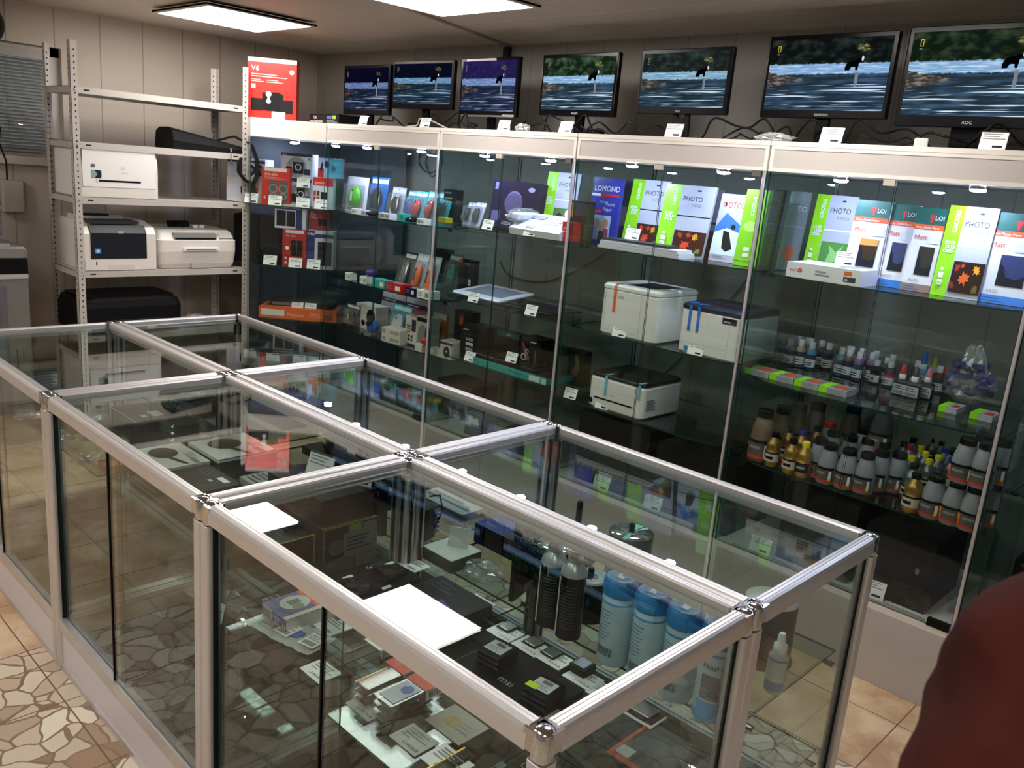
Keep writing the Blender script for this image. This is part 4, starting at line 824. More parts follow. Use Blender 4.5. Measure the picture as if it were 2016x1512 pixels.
# lower shelf
Z = SH[2][2]
blister('clear pack with a black mouse and a yellow stripe', 674, 600, 699, 651, 2.2, Z, C('#4b4c4c'), BM, C('#cfe030'), tilt=-.05)
pack('mouse_box', 'white box with a cut-out showing a black mouse', 'box', ('y', 2.24), 701, 600, 740, 647, Z, .09, C('#c9c8c0', .5), [('e', .75, .55, .22, .32, DARK), ('o', .1, .75, .005, .007, INK), ('o', .1, .55, .005, .007, INK), ('o', .1, .35, .005, .007, INK), ('e', .38, .25, .1, .12, DARK)])
b = MB(); b.ball(.04, C('#1c63b8', .2), sz=.9); b.lathe([(.018, .036), (.02, .046), (.012, .05)], DARK); tag(b.build('webcam', None, (PY(738, 630, 2.2).x, 2.19, Z + .045), 0, .9), 'round blue webcam before the white mouse box', 'webcam')
blister('turquoise pack with a white mouse in clear plastic', 755, 600, 791, 645, 2.2, Z, C('#1fa9a4'), C('#dfe3e6', .2), tilt=-.25)
pads = [('r', 0, .86, 1, 1, C('#c8c4cc')), ('r', 0, .74, 1, .84, C('#3e2347')), ('l', .1, .77, .6, .82, 1, SILV), ('e', .3, .4, .2, .18, C('#4a4650')), ('p', [(.45, .0), (.95, .2), (.9, .6), (.5, .5)], C('#a1405a')), ('t', 'Buro', .4, .89, .07, INK)]
pack('mouse_pad_pack', 'white topped pack with a purple band, left one of the hanging pads', 'pad', ('y', 2.38), 745, 577, 790, 650, Z, .01, C('#9c98a4', .5), pads, tilt=-.15)
pack('mouse_pad_pack', 'white topped pack with a purple band and pink picture, right one', 'pad', ('y', 2.36), 791, 588, 835, 655, Z, .01, C('#9c3f56', .5), pads, tilt=-.15)
for k, lab in enumerate(('lower of two stacked white cartons on the bottom glass shelf', 'upper of two stacked white cartons on the bottom glass shelf')):
    p = PY(772, 668, 2.15); tag(carton('mouse_box', '', '', (p.x, 2.18, Z + k * .041), .15, .09, .04, C('#cdccc2', .5), [('r', .05, .25, .2, .75, GREYLINE), ('r', .45, .25, .95, .7, C('#9c9b93'))], [('r', .3, .3, .9, .7, C('#b9b8ae'))], tilt=0, rz=.1), lab, 'box', 'stacked white cartons')
pack('battery_box', 'tall narrow white box with blue and orange squares', 'box', ('y', 2.2), 798, 622, 820, 676, Z, .05, C('#d5d5ce', .5), [('r', 0, 0, 1, .06, NAVY), ('r', .1, .62, .5, .7, C('#2a7fc0')), ('r', .1, .53, .5, .6, ORG), ('r', .1, .44, .5, .5, C('#a89a30')), ('r', .05, .28, .2, .36, DARK), ('r', .3, .28, .45, .36, DARK), ('r', .55, .28, .7, .36, DARK), ('r', .05, .16, .2, .24, DARK), ('r', .3, .16, .45, .24, DARK), ('r', .55, .16, .7, .24, DARK), ('r', .6, .5, .95, .9, DGREY)], [('r', .1, .1, .9, .9, ORG)])
pack('mouse_box', 'tall grey window box with a black side, beside the striped narrow box', 'box', ('y', 2.17), 820, 624, 846, 686, Z, .07, C('#a9a9a8', .5), [('r', 0, .85, 1, .97, DARK), ('e', .45, .42, .35, .35, C('#77787a')), ('e', .85, .5, .2, .3, DARK)])
pack('headset_pack', 'orange hanging pack with a headset at the right of the lower shelf', 'box', ('y', 2.32), 852, 617, 878, 668, Z, .02, C('#b8602c', .5), [('r', 0, .85, 1, 1, C('#b9b5ae')), ('o', .45, .5, .02, .03, DARK), ('e', .4, .35, .3, .2, DARK)])
b = MB(); b.ball(.022, RM); tag(b.build('ornament', None, (PY(833, 683, 2.14).x, 2.15, Z + .064)), 'small red ball on the little white box at shelf front', 'ball')
tag(carton('mouse_box', '', '', (PY(826, 688, 2.15).x, 2.165, Z), .06, .05, .04, C('#d0cfc8')), 'little white box carrying the small red ball', 'box')
tag(carton('mouse_box', '', '', (PY(860, 697, 2.16).x, 2.18, Z), .10, .05, .04, C('#c5c6c0'), [('r', .0, .3, .25, .8, PAPER)]), 'flat pale box before the tall grey window box', 'box')
pack('mouse_box', 'square white and grey box with a round black mouse printed on it', 'box', ('y', 2.16), 866, 672, 890, 709, Z, .09, C('#b4b6ae', .5), [('r', .0, .8, 1, .95, DGREY), ('e', .55, .4, .24, .32, C('#222326')), ('r', .48, .38, .62, .48, SILV)], [('r', .1, .1, .9, .9, C('#8d8f8a'))])
pack('soundbar_box', 'long dark SVEN soundbar box on the cabinet floor', 'box', ('y', 2.17), 738, 702, 832, 740, BT, .14, C('#11131f', .4), [('t', 'SVEN', .03, .62, .2, SILV), ('t', 'speaker system', .25, .6, .12, SILV), ('r', .8, .25, .84, .45, RED)], [('r', 0, .7, 1, .95, C('#9a9ca0'))], h=.17)
# headset on orange pack + keyboards in the third cabinet, low
Z = SH[3][2]
pack('headset_pack', 'black and orange headset box at the left of the keyboards', 'box', ('y', 2.38), 893, 612, 925, 700, Z, .07, C('#141415', .4), [('r', .3, .6, .55, .9, ORG), ('o', .4, .65, .035, .042, DGREY), ('e', .3, .5, .14, .12, C('#222224')), ('t', 'headset', .3, .1, .08, SILV)])
kb = [('t', 'defender', .12, .86, .07, PAPER), ('l', .15, .72, .8, .8, 2, DGREY), ('r', .3, .55, .7, .64, C('#7d7f82')), ('r', .3, .4, .7, .5, C('#b9bbbf')), ('r', .3, .24, .7, .34, C('#8b8d90'))]
pack('controller_box', 'tall black defender box with small pictures, left of the keyboards', 'box', ('y', 2.19), 906, 642, 942, 716, Z, .11, C('#0d0d0f', .4), kb)
pack('keyboard_box', 'flat turquoise box on the third cabinet\'s lowest shelf, under a keyboard', 'box', ('y', 2.135), 928, 735, 1075, 772, Z, .20, C('#1d9c94', .45), [('l', .5, .4, .75, .7, 2, C('#0d4d4a')), ('r', .78, .1, .92, .9, C('#c9d6d2')), ('b', .94, .1, 1, .9, PAPER)], [('r', .0, .05, 1, 1, C('#141416'))], h=.032)
p = hit(1000, 735, ('y', 2.2)); t = thing('keyboard', 'black gaming keyboard lying on the flat turquoise box', 'keyboard', (p.x, 2.235, Z + .034), 0)
b = MB(); b.rbox(.44, .15, .018, .01, C('#111113', .4)); b.build('body', t); b = MB()
for r_ in range(5):
    for c_ in range(17): b.cbox(.019, .019, .006, C('#1e1e21', .4), z=.018, x=-.19 + c_ * .0235, y=-.045 + r_ * .024)
b.build('keys', t)
pack('keyboard_box', 'wide black keyboard box standing behind the turquoise one', 'box', ('y', 2.42), 930, 655, 1080, 745, Z, .05, C('#181412', .45), [('r', .32, .78, .62, 1, C('#1a6f78')), ('r', .45, .85, .5, .92, SILV), ('l', .2, .2, .8, .6, 8, C('#3a332d'))])
pack('controller_box', 'black defender gamepad box right of the keyboard, pink controller printed', 'box', ('y', 2.22), 1022, 665, 1062, 755, Z, .10, C('#0d0d0f', .4), [('t', 'defender', .5, .88, .06, PAPER), ('p', [(.05, .8), (.15, .85), (.5, .45), (.48, .35), (.35, .4)], C('#7d3d4d')), ('o', .2, .45, .012, .018, SILV), ('o', .35, .62, .008, .012, SILV), ('r', .75, .2, .8, .7, C('#4a4b4e'))])
pack('game_box', 'dark brown box with a pale skull-like flame picture', 'box', ('y', 2.36), 1112, 690, 1148, 762, SH[4][2], .06, C('#1a1512', .45), [('p', [(.4, .2), (.6, .25), (.8, .5), (.7, .85), (.5, .9), (.55, .6), (.35, .4)], C('#8f7447')), ('p', [(.3, .1), (.5, .15), (.45, .4), (.35, .35)], C('#7a4a26')), ('l', .4, .04, .9, .12, 2, C('#6b2b20'))])
pack('keyboard_box', 'teal backed dark box left of the flame picture', 'box', ('y', 2.4), 1078, 680, 1110, 750, Z, .05, C('#154850', .45), [('r', .4, .6, .6, .75, C('#5e9a9e'))])
for x0, yt, x1, yb, m, f, lab in ((918, 776, 1000, 805, C('#77766f', .5), [('l', .3, .2, .8, .6, 3, DGREY)], 'grey flat carton on the floor of the third cabinet'), (1002, 790, 1040, 822, C('#14182c', .4), [('t', 'sven', .3, .5, .3, SILV)], 'small navy carton right of the grey flat carton'), (1035, 810, 1090, 850, C('#6f6f70', .5), [('r', .7, .1, 1, .8, RED2)], 'grey and red carton at the third cabinet floor front')):
    pack('carton', lab, 'box', ('y', 2.16), x0, yt, x1, yb, BT, .18, m, f, h=.12)
pack('headset_pack', 'brown keyboard carton with pale lettering on the cabinet floor', 'box', ('y', 2.3), 860, 745, 930, 790, BT, .2, C('#2b2824', .5), [('t', 'SVEN', .6, .3, .25, C('#5d5952'))], h=.2)
# cards
for px, py, y, z, lab in ((958, 452, 2.13, SH[3][0], 'before the purple fan box'), (1040, 470, 2.13, SH[3][0], 'before the fax machine'), (930, 592, 2.13, SH[3][1], 'on the white drawing tablet'), (1043, 622, 2.14, SH[3][1], 'on the black drawing tablet'), (922, 718, 2.14, SH[3][2], 'before the tall black defender box'), (1002, 742, 2.15, SH[3][2] + .055, 'on the gaming keyboard'),
                          (1122, 768, 2.14, SH[4][2], 'before the flame picture box'), (1217, 662, 2.135, SH[4][1], 'before the orange taped printer'), (1368, 690, 2.135, SH[4][1], 'before the blue taped printer'), (1182, 812, 2.14, SH[4][2], 'before the black lidded white printer'), (1243, 468, 2.19, SH[4][0] + .045, 'on the paper stack before the maple leaf pack'),
                          (1662, 516, 2.17, SH[5][0] + .06, 'on the white xerox paper ream'), (1710, 1195, 2.125, BT, 'at the floor front of the toner cabinet'), (1180, 968, 2.125, BT, 'low in the printer cabinet, left'), (1280, 1012, 2.125, BT, 'low in the printer cabinet, right'), (1492, 1095, 2.125, BT, 'low in the toner cabinet, left')):
    p = PY(px, py, y); card('white price card ' + lab, p.x, y, z, .1, 1.15 if z != BT else 1.4)

# ================================================================ photo papers, printers, fax
GR1 = C('#aab0bb', .35); MAP = C('#b8361a', .4); MAP2 = C('#e58a1e', .4); DLEAF = C('#2c1714', .4)
def leaf(cx, cy, s, rot, m):
    P_ = ((0, -.5, 1), (.12, -.1, 1), (.45, -.22, 1), (.36, .02, 1), (.62, .2, 1), (.34, .22, 1), (.36, .42, 1), (.14, .34, 1), (0, .7, 1), (-.14, .34, 1), (-.36, .42, 1), (-.34, .22, 1), (-.62, .2, 1), (-.36, .02, 1), (-.45, -.22, 1), (-.12, -.1, 1))
    c_, s_ = math.cos(rot), math.sin(rot); return ('p', [(cx + (x * c_ - y * s_) * s, cy + (x * s_ + y * c_) * s * .72) for x, y, _ in P_], m)
def cactus(kind=0, side=False):
    it = [('r', .33, .0, 1, 1, C('#b6bcc8', .35)), ('r', 0, 0, .33, 1, LIME), ('t', 'cactus', .24, .70, .1, WHT, 90), ('r', .33, .56, 1, .575, PAPER if kind != 1 else DARK), ('t', 'PHOTO', .38, .78, .095, DGREY, 0, .5), ('t', 'PAPER', .58, .70, .06, GREYLINE, 0, .35), ('e', .68, .93, .05, .012, DGREY)]
    for i in range(3):
        for j in range(3): it.append(('o', .10 + .065 * i + .03 * (j % 2), .50 + .045 * j, .003, .006, WHT))
    if kind == 0: it += [('r', .36, .06, 1, .40, DLEAF), leaf(.46, .32, .12, .8, C('#a3231c')), leaf(.42, .14, .12, 2.4, C('#8e2417')), leaf(.88, .12, .14, 4, C('#6a5a1c')), leaf(.84, .31, .15, 5.6, C('#f0a41c')), leaf(.64, .2, .22, .35, C('#e0621c')), leaf(.56, .36, .08, 3.3, C('#c23a1c'))]
    elif kind == 1: it += [('r', .36, .04, 1, .36, C('#3f1d12')), leaf(.8, .28, .14, 1.1, C('#d89a20')), leaf(.47, .29, .12, 5.3, C('#c22a1a')), leaf(.62, .14, .2, .6, C('#d8431b')), leaf(.88, .1, .12, 3.8, C('#7a8a2c')), leaf(.44, .11, .11, 2.2, C('#4f7a2c')), leaf(.66, .31, .11, 3.0, C('#b8301c'))]
    elif kind == 2: it += [('r', .36, .05, 1, .42, C('#4c8a3a')), ('p', [(.5, .1), (.6, .3), (.55, .38), (.75, .3), (.9, .4), (.8, .2)], C('#8fc878')), ('e', .9, .25, .08, .06, RM)]
    elif kind == 3: it += [('r', .36, .12, 1, .44, C('#3f6f34')), ('e', .55, .28, .1, .09, C('#2c2a20')), ('e', .72, .26, .1, .09, C('#8a4a2a')), ('e', .8, .36, .08, .06, WHT)]
    it += [('r', .1, .2, .2, .26, WHT), ('r', .1, .12, .2, .18, WHT), ('e', .15, .3, .04, .015, WHT), ('t', 'A4', .11, .135, .03, DGREY)]
    return it
def lomond(img='#20305e', foot='#3f86d8'):
    return [('r', 0, .8, 1, 1, C('#0b5a50')), ('r', 0, .74, 1, .8, C('#e4602e')), ('t', 'Inkjet Photo Paper', .05, .752, .04, WHT, 0, .8), ('t', 'LOI', .62, .86, .07, WHT), ('p', [(.45, .92), (.6, .92), (.55, .82), (.5, .82)], C('#d62828')), ('t', 'Matt', .08, .62, .08, C('#e4602e')), ('r', .55, .58, .95, .68, C('#dcdde4')), ('r', .34, .2, .86, .54, C(img)), ('p', [(.34, .2), (.36, .45), (.45, .4), (.5, .3), (.7, .28), (.86, .33), (.86, .2)], C('#151c26')), ('t', 'A4/50', .2, .115, .05, GREYLINE), ('r', 0, 0, 1, .09, C(foot)), ('l', .1, .01, .6, .07, 2, C('#2a5fa8'))]
PP = 'photo paper packs on the top shelves'
z4, z5, z3 = SH[4][0], SH[5][0], SH[3][0]
pack('fan_box', 'dark purple ZODIAC case fan box in the third cabinet', 'box', ('y', 2.30), 962, 358, 1052, 462, z3, .09, C('#221d33', .3), [('o', .5, .55, .035, .06, C('#6d6590')), ('o', .5, .55, .007, .016, C('#9d96be')), ('e', .5, .55, .2, .2, C('#4b4468')), ('t', 'ZODIAC', .3, .08, .09, SILV), ('e', .85, .85, .07, .05, C('#a79fd0')), ('r', .05, .8, .12, .95, C('#8079a0')), ('r', .05, .15, .25, .35, C('#5f588a'))], tilt=-.12)
pack('photo_paper', 'green spined photo paper pack behind the fax machine', 'paper pack', ('y', 2.36), 1066, 338, 1130, 462, z3, .012, GR1, cactus(3), tilt=-.12, group=PP)
# fax
t = thing('fax_machine', 'white fax machine with keypad, handset wrapped in clear film', 'fax machine', (PY(1065, 470, 2.2).x, 2.23, z3), 0)
b = MB(); b.prism([(-.09, 0), (-.10, .03), (-.06, .05), (.06, .10), (.10, .095), (.10, 0)], -.15, .17, C('#dfe2ea', .35), 'x'); b.build('body', t)
b = MB(); b.M = Matrix.Translation((0, -.06, .05)) @ Matrix.Rotation(.42, 4, 'X')
b.top(.3, .12, .001, [('r', .1, .55, .4, .85, C('#9298b4')), ('o', .5, .3, .007, .012, C('#b4b8c8'))] + [('e', .58 + .07 * (i % 4), .25 + .2 * (i // 4), .022, .05, C('#aeb3c2')) for i in range(12)] + [('e', .93, .3, .025, .07, C('#2e9c86'))], x=.01, y=.06); b.build('keypad', t)
b = MB(); b.rbox(.06, .17, .04, .02, C('#e6e9f0', .35), z=.062, x=-.135, y=.0); b.build('handset', t)
crumple('film_wrap', '', '', (-.14, -.01, .05), .05, .10, .07, BAGC, 11).parent = t
for k in ('label', 'category'): del bpy.data.objects['film_wrap'][k]
pack('calculator_box', 'narrow red box beside the fax machine', 'box', ('y', 2.16), 1106, 437, 1126, 480, z3, .07, RED, [('t', 'Citi', .1, .5, .3, WHT)])
pack('toner_box', 'dark box with a yellow edge and red body, right of the fax', 'box', ('y', 2.22), 1120, 395, 1150, 480, z4, .07, C('#2a1315', .4), [('r', 0, .55, 1, 1, C('#26262a')), ('r', 0, .6, .2, .95, C('#d7a81c'))])
lom = [('t', 'LOMOND', .05, .8, .12, WHT, 0, .9), ('r', .0, .72, .3, .76, PAPER), ('r', .32, .72, 1, .76, RM), ('t', 'PREMIUM', .3, .62, .04, SILV), ('t', 'Photo', .5, .58, .08, SILV), ('t', 'Paper', .45, .5, .08, SILV), ('r', .0, .46, .4, .5, RED), ('r', .02, .05, .78, .43, C('#a9bfd6')), ('e', .3, .3, .1, .08, C('#b98b6e')), ('e', .5, .26, .1, .07, C('#c79a7c')), ('e', .62, .31, .09, .07, C('#b08466')), ('p', [(.1, .05), (.16, .24), (.34, .22), (.4, .05)], C('#8fa4bd')), ('p', [(.4, .05), (.42, .19), (.58, .19), (.62, .05)], C('#27303f')), ('p', [(.6, .05), (.58, .24), (.74, .22), (.76, .05)], C('#7d3b52'))]
pack('photo_paper', 'blue LOMOND premium photo paper pack showing a family', 'paper pack', ('y', 2.32), 1160, 350, 1216, 470, z4, .02, C('#1b2a96', .35), lom, tilt=-.06, group=PP)
pack('photo_paper', 'dark pack half hidden behind the blue family pack', 'paper pack', ('y', 2.38), 1205, 355, 1235, 465, z4, .02, C('#23262e', .35), [('r', .1, .3, .9, .6, C('#4a4c58'))], tilt=-.06, group=PP)
pack('photo_paper', 'green spined pack with red maple leaves, behind the price card', 'paper pack', ('y', 2.36), 1229, 352, 1304, 472, z4, .012, GR1, cactus(1), tilt=-.16, group=PP)
pack('photo_paper', 'green spined pack with red maple leaves standing foremost', 'paper pack', ('y', 2.27), 1294, 362, 1392, 498, z4, .012, GR1, cactus(1), tilt=-.16, group=PP)
pack('photo_paper', 'dark leaf pack peeping out behind the foremost maple pack', 'paper pack', ('y', 2.34), 1380, 372, 1412, 500, z4, .012, C('#55565e', .35), [('r', 0, .0, 1, .4, C('#3a1d1a')), ('r', 0, .5, 1, .53, DARK)], tilt=-.12, group=PP)
fb = [('t', 'ФОТОБУ', .1, .80, .11, C('#a81414'), 0, .88), ('p', [(.0, .12), (.0, .5), (.3, .72), (1, .5), (1, .1)], C('#3470b8')), ('p', [(.0, .1), (.0, .42), (.4, .5), (1, .42), (1, .1)], C('#d5e2ee')), ('p', [(.3, .46), (.5, .44), (.7, .2), (.5, .15), (.35, .2)], C('#1d1a16')), ('e', .6, .52, .08, .04, C('#2c2520')), ('l', .1, .04, .6, .09, 2, GREYLINE)]
pack('photo_paper', 'white pack headed in red Cyrillic letters with a skier scene', 'paper pack', ('y', 2.29), 1402, 380, 1462, 522, z4, .012, C('#b4b5c4', .35), fb, tilt=-.16, group=PP)
pack('photo_paper', 'bright green pack at the right end of the printer cabinet', 'paper pack', ('y', 2.24), 1452, 372, 1497, 526, z4, .03, C('#85d41e', .35), [('t', 'cactus', .5, .66, .1, WHT, 90), ('e', .45, .52, .3, .07, C('#b2ec6c')), ('r', .7, .25, .9, .5, C('#c05a2a')), ('r', .35, .2, .6, .25, WHT), ('r', .35, .12, .6, .17, WHT), ('r', 0, .06, 1, .065, DGREY)], tilt=-.12, group=PP)
for k, (w, d, x) in enumerate(((.42, .12, 0), (.41, .115, .003), (.40, .11, -.002), (.34, .09, -.03))):
    tag(carton('paper_stack', '', '', (PY(1265, 485, 2.17).x + x, 2.19, z4 + k * .011), w, d, .0105, C('#cfd0d8', .5) if k < 3 else C('#2c2e34', .4), [('r', 0, .2, 1, .3, GREYLINE)], [('r', .1, .1, .95, .8, C('#3a3c42'))] if k == 3 else ()), ('thin white album lying flat, %s of the pile before the maple packs' % ('lowest', 'second', 'third')[k]) if k < 3 else 'dark covered thin album on top of the flat pile', 'album', 'thin albums lying in a pile')
# fifth cabinet
pack('photo_paper', 'dark pack seen edge-on at the left end of the toner cabinet', 'paper pack', ('y', 2.2), 1503, 372, 1530, 530, z5, .03, C('#1f2228', .35), [('l', .1, .3, .9, .9, 12, DGREY)], tilt=-.12, group=PP)
pack('photo_paper', 'grey-green pack with an orange flower, reflected at the cabinet side', 'paper pack', ('y', 2.34), 1536, 375, 1578, 520, z5, .012, C('#6b7a7c', .35), [('t', 'TO', .5, .75, .1, SILV), ('e', .5, .22, .25, .1, C('#b8532e')), ('r', 0, .55, 1, .57, GREYLINE)], tilt=-.12, group=PP)
pack('photo_paper', 'green spined pack with grass picture behind the paper ream', 'paper pack', ('y', 2.36), 1590, 382, 1672, 522, z5, .012, GR1, cactus(2), tilt=-.14, group=PP)
for k, (x0, x1, y, yt, yb, im, ft, lab) in enumerate(((1668, 1737, 2.27, 393, 545, '#3a2a1e', '#8a6f60', 'leftmost Matt paper pack with an orange sky and driftwood picture'), (1733, 1790, 2.28, 400, 568, '#27335e', '#2f7fd2', 'Matt paper pack with a blue winter tree and blue foot'), (1786, 1846, 2.26, 407, 575, '#33302c', '#8f776a', 'Matt paper pack with a brown foot next to the green pack'), (1932, 2040, 2.26, 418, 600, '#1d2f66', '#3f86e0', 'Matt paper pack cut off by the right edge'))):
    pack('photo_paper', lab, 'paper pack', ('y', y), x0, yt, x1, yb, z5, .02, C('#e4e3ea', .35), lomond(im, ft) + ([('r', .34, .46, .86, .54, C('#d79a4a'))] if k == 0 else []), tilt=-.13, group=PP)
pack('photo_paper', 'large green spined pack with orange maple leaves', 'paper pack', ('y', 2.25), 1846, 404, 1944, 588, z5, .012, GR1, cactus(0), tilt=-.14, group=PP)
c, w, h = span(('y', 2.14), 1551, 515, 1700, 560, z5)
tag(carton('paper_ream', '', '', (c.x, 2.22, z5), w, .19, .055, C('#d9d8de', .4), [('t', 'xerox', .04, .38, .36, C('#b03a34')), ('o', .19, .5, .003, .008, C('#c23a34')), ('r', .78, .6, .88, .85, ORG), ('r', .78, .2, .94, .5, DGREY), ('t', '80', .8, .25, .2, PAPER), ('l', .4, .3, .6, .7, 2, GREYLINE)], [('l', .6, .2, .9, .8, 4, GREYLINE)]), 'white xerox paper ream lying on the top shelf', 'paper ream')

# tablets
p = PZ(960, 583, z3 - .37 + .002)
t = thing('drawing_tablet', 'white drawing tablet with a grey drawing area', 'tablet', (PY(960, 583, 2.26).x, 2.30, SH[3][1] + .03), .0, 'drawing tablets', .1)
MB().rbox(.36, .27, .012, .02, C('#ccd6ea', .3)).build('casing', t); b = MB(); b.top(.36, .27, .0123, [('r', .12, .2, .88, .86, C('#6d7486', .5)), ('r', .4, .9, .6, .94, C('#aab4ca'))]); b.build('drawing_area', t)
t = thing('drawing_tablet', 'thin black drawing tablet overhanging the shelf to the next cabinet', 'tablet', (PY(1070, 612, 2.26).x - .02, 2.28, SH[3][1] + .016), .0, 'drawing tablets')
MB().rbox(.30, .26, .010, .015, C('#0f0f11', .35)).build('casing', t); b = MB(); b.top(.30, .26, .0103, [('r', .1, .12, .9, .9, C('#17171a', .5))]); b.build('drawing_area', t)
# printers in the fourth cabinet
def cprinter(label, x0, x1, pm, ybase, z, h, d, body, topm, tape, kind):
    a, c = PY(x0, ybase, 2.14), PY(x1, ybase, 2.14); w = c.x - a.x
    t = thing('laser_printer', label, 'printer', ((a.x + c.x) / 2, 2.145, z), 0, 'new printers in the wall cabinet')
    b = MB(); L = []
    for zz, e in ((0, .02), (.008, 0), (h - .012, 0), (h, .012)): L.append([(p_, q_ + d / 2, zz) for p_, q_ in rrect(w - e, d - e, .025, 4)])
    b.loft(L, body)
    if kind == 'hp': b.front(w, h, -.0006, [('r', .08, .1, .084, .9, GREYLINE), ('r', .7, .0, .704, 1, GREYLINE), ('r', .08, .1, .7, .104, GREYLINE), ('r', .3, .82, .4, .86, C('#b8b8b6')), ('o', .06, .8, .004, .006, GREYLINE)])
    if kind == 'xerox': b.front(w, h, -.0006, [('r', .0, .24, .8, .244, GREYLINE), ('r', .68, .8, .9, .93, DARK), ('t', 'xerox', .7, .83, .07, WHT, 0, .14), ('r', .13, .06, .19, .16, C('#2f7fd0')), ('r', .8, 0, .803, .8, GREYLINE)])
    if kind == 'flat': b.front(w, h, -.0006, [('r', .0, .62, 1, .625, GREYLINE), ('r', .12, .3, .82, .35, BLK), ('r', .03, .12, .1, .28, DARK), ('t', 'M6500', .4, .48, .07, GREYLINE)]); b.right(d, h, w / 2 + .0004, [('l', .1, .25, .35, .6, 9, DGREY)], y=d / 2)
    b.build('body', t)
    b = MB()
    if kind == 'flat': b.rbox(w * 1.0, d * 1.0, .018, .03, topm, z=h - .004, y=d / 2)
    else:
        b.rbox(w + .004, d + .004, .03, .025, topm, z=h - .012, y=d / 2); b.box(-w * .18, .05, h + .0185, w * .30, d - .06, h + .0189, C('#0e0e10', .6)); b.box(-w * .12, .09, h + .0185, w * .2, d - .08, h + .0205, C('#1e1e22', .5))
    b.build('top_cover', t)
    for i, (u, v0, v1, m) in enumerate(tape):
        b = MB(); b.box(-w / 2 + u * w, -.0022, v0 * h, -w / 2 + (u + .045) * w, -.0012, v1 * h + .012, m); b.box(-w / 2 + u * w, -.002, h + .019 if kind != 'flat' else h + .0145, -w / 2 + (u + .045) * w, .05, h + .0196 if kind != 'flat' else h + .0152, m); b.build('tape', t)
    return t
PWH = C('#e2e2df', .35)
cprinter('white laser printer with a strip of orange tape', 1176, 1290, 0, 650, SH[4][1], .205, .30, PWH, C('#dcdfe0', .35), [(.22, .5, 1, C('#f0621a'))], 'hp')
cprinter('white laser printer with a navy top and two blue tapes', 1329, 1455, 0, 690, SH[4][1], .185, .30, PWH, C('#1b2236', .35), [(.14, .5, 1, C('#1e6fd0')), (.28, .5, 1, C('#1e6fd0'))], 'xerox')
cprinter('low white multifunction printer with a black lid', 1152, 1262, 0, 810, SH[4][2], .145, .30, PWH, C('#121315', .3), [(.3, .45, .98, C('#6fb7d0')), (.9, .6, .98, C('#7aa9bc'))], 'flat')
# dark cartons on the floors
for x0, yt, x1, yb, z, h, m, lab, dd in ((1130, 880, 1272, 960, BT, .33, C('#131110', .5), 'large black carton on the floor of the printer cabinet, left', .36), (1282, 920, 1440, 1010, BT, .30, C('#121110', .5), 'large black carton on the floor of the printer cabinet, right', .34),
                                     (1530, 1010, 1680, 1120, BT, .30, C('#131212', .5), 'large black printer carton on the toner cabinet floor, left', .36), (1690, 1060, 1835, 1190, BT, .26, C('#120f0e', .5), 'large black printer carton on the toner cabinet floor, right', .34)):
    c, w, _ = span(('y', 2.15), x0, yt, x1, yb, z); tag(carton('printer_carton', '', '', (c.x, 2.155 + dd / 2, z), w, dd, h, m, [('e', .8, .55, .03, .05, C('#6b6b6b')), ('l', .1, .1, .4, .3, 3, C('#332c28'))]), lab, 'box', 'black cartons at the cabinet bottoms')
# ================================================================ bottles in the toner cabinet
ZB = SH[5][1]; ZT = SH[5][2]
def ink_bottle(label, px, py, ink, band=None, z=ZB, h=.112, r=.021, cap=WHT, dy=0, group='ink bottles on the toner cabinet shelf'):
    p = PZ(px, py, z); t = thing('ink_bottle', label, 'bottle', (p.x, min(max(p.y, 2.135) + r + dy * .7, 2.65), z), random.uniform(-.3, .3), group)
    hb = h * .76; inkm = C(ink, .25)
    b = MB(); b.lathe([(r * .92, 0), (r, .004), (r, hb * .86), (r * .9, hb * .93), (r * .5, hb), (r * .5, hb + .004)], inkm, 18); b.build('bottle_body', t)
    b = MB(); n = 12
    for v0, v1, m in ((.12, .50, PAPER), (.50, .74, band or C('#123a5c')), (.66, .74, band or C('#123a5c')), (.04, .12, C('#16314a'))):
        vs = [((r + .0006) * math.cos(a), (r + .0006) * math.sin(a), v * hb) for v in (v0, v1) for a in [-PI * .95 + PI * .9 * i / n for i in range(n + 1)]]
        b.add(vs, [(i, i + 1, n + 2 + i, n + 1 + i) for i in range(n)], m, True)
    for v0, v1 in ((.2, .25), (.3, .36), (.42, .44)):
        vs = [((r + .0010) * math.cos(a), (r + .0010) * math.sin(a), v * hb) for v in (v0, v1) for a in [-PI * .75 + PI * .4 * i / 5 for i in range(6)]]
        b.add(vs, [(i, i + 1, 7 + i, 6 + i) for i in range(5)], DGREY, True)
    b.build('paper_label', t)
    b = MB(); b.lathe([(r * .56, hb), (r * .58, hb + .003), (r * .56, h - .002), (r * .5, h)], cap, 14); b.build('screw_cap', t); return t
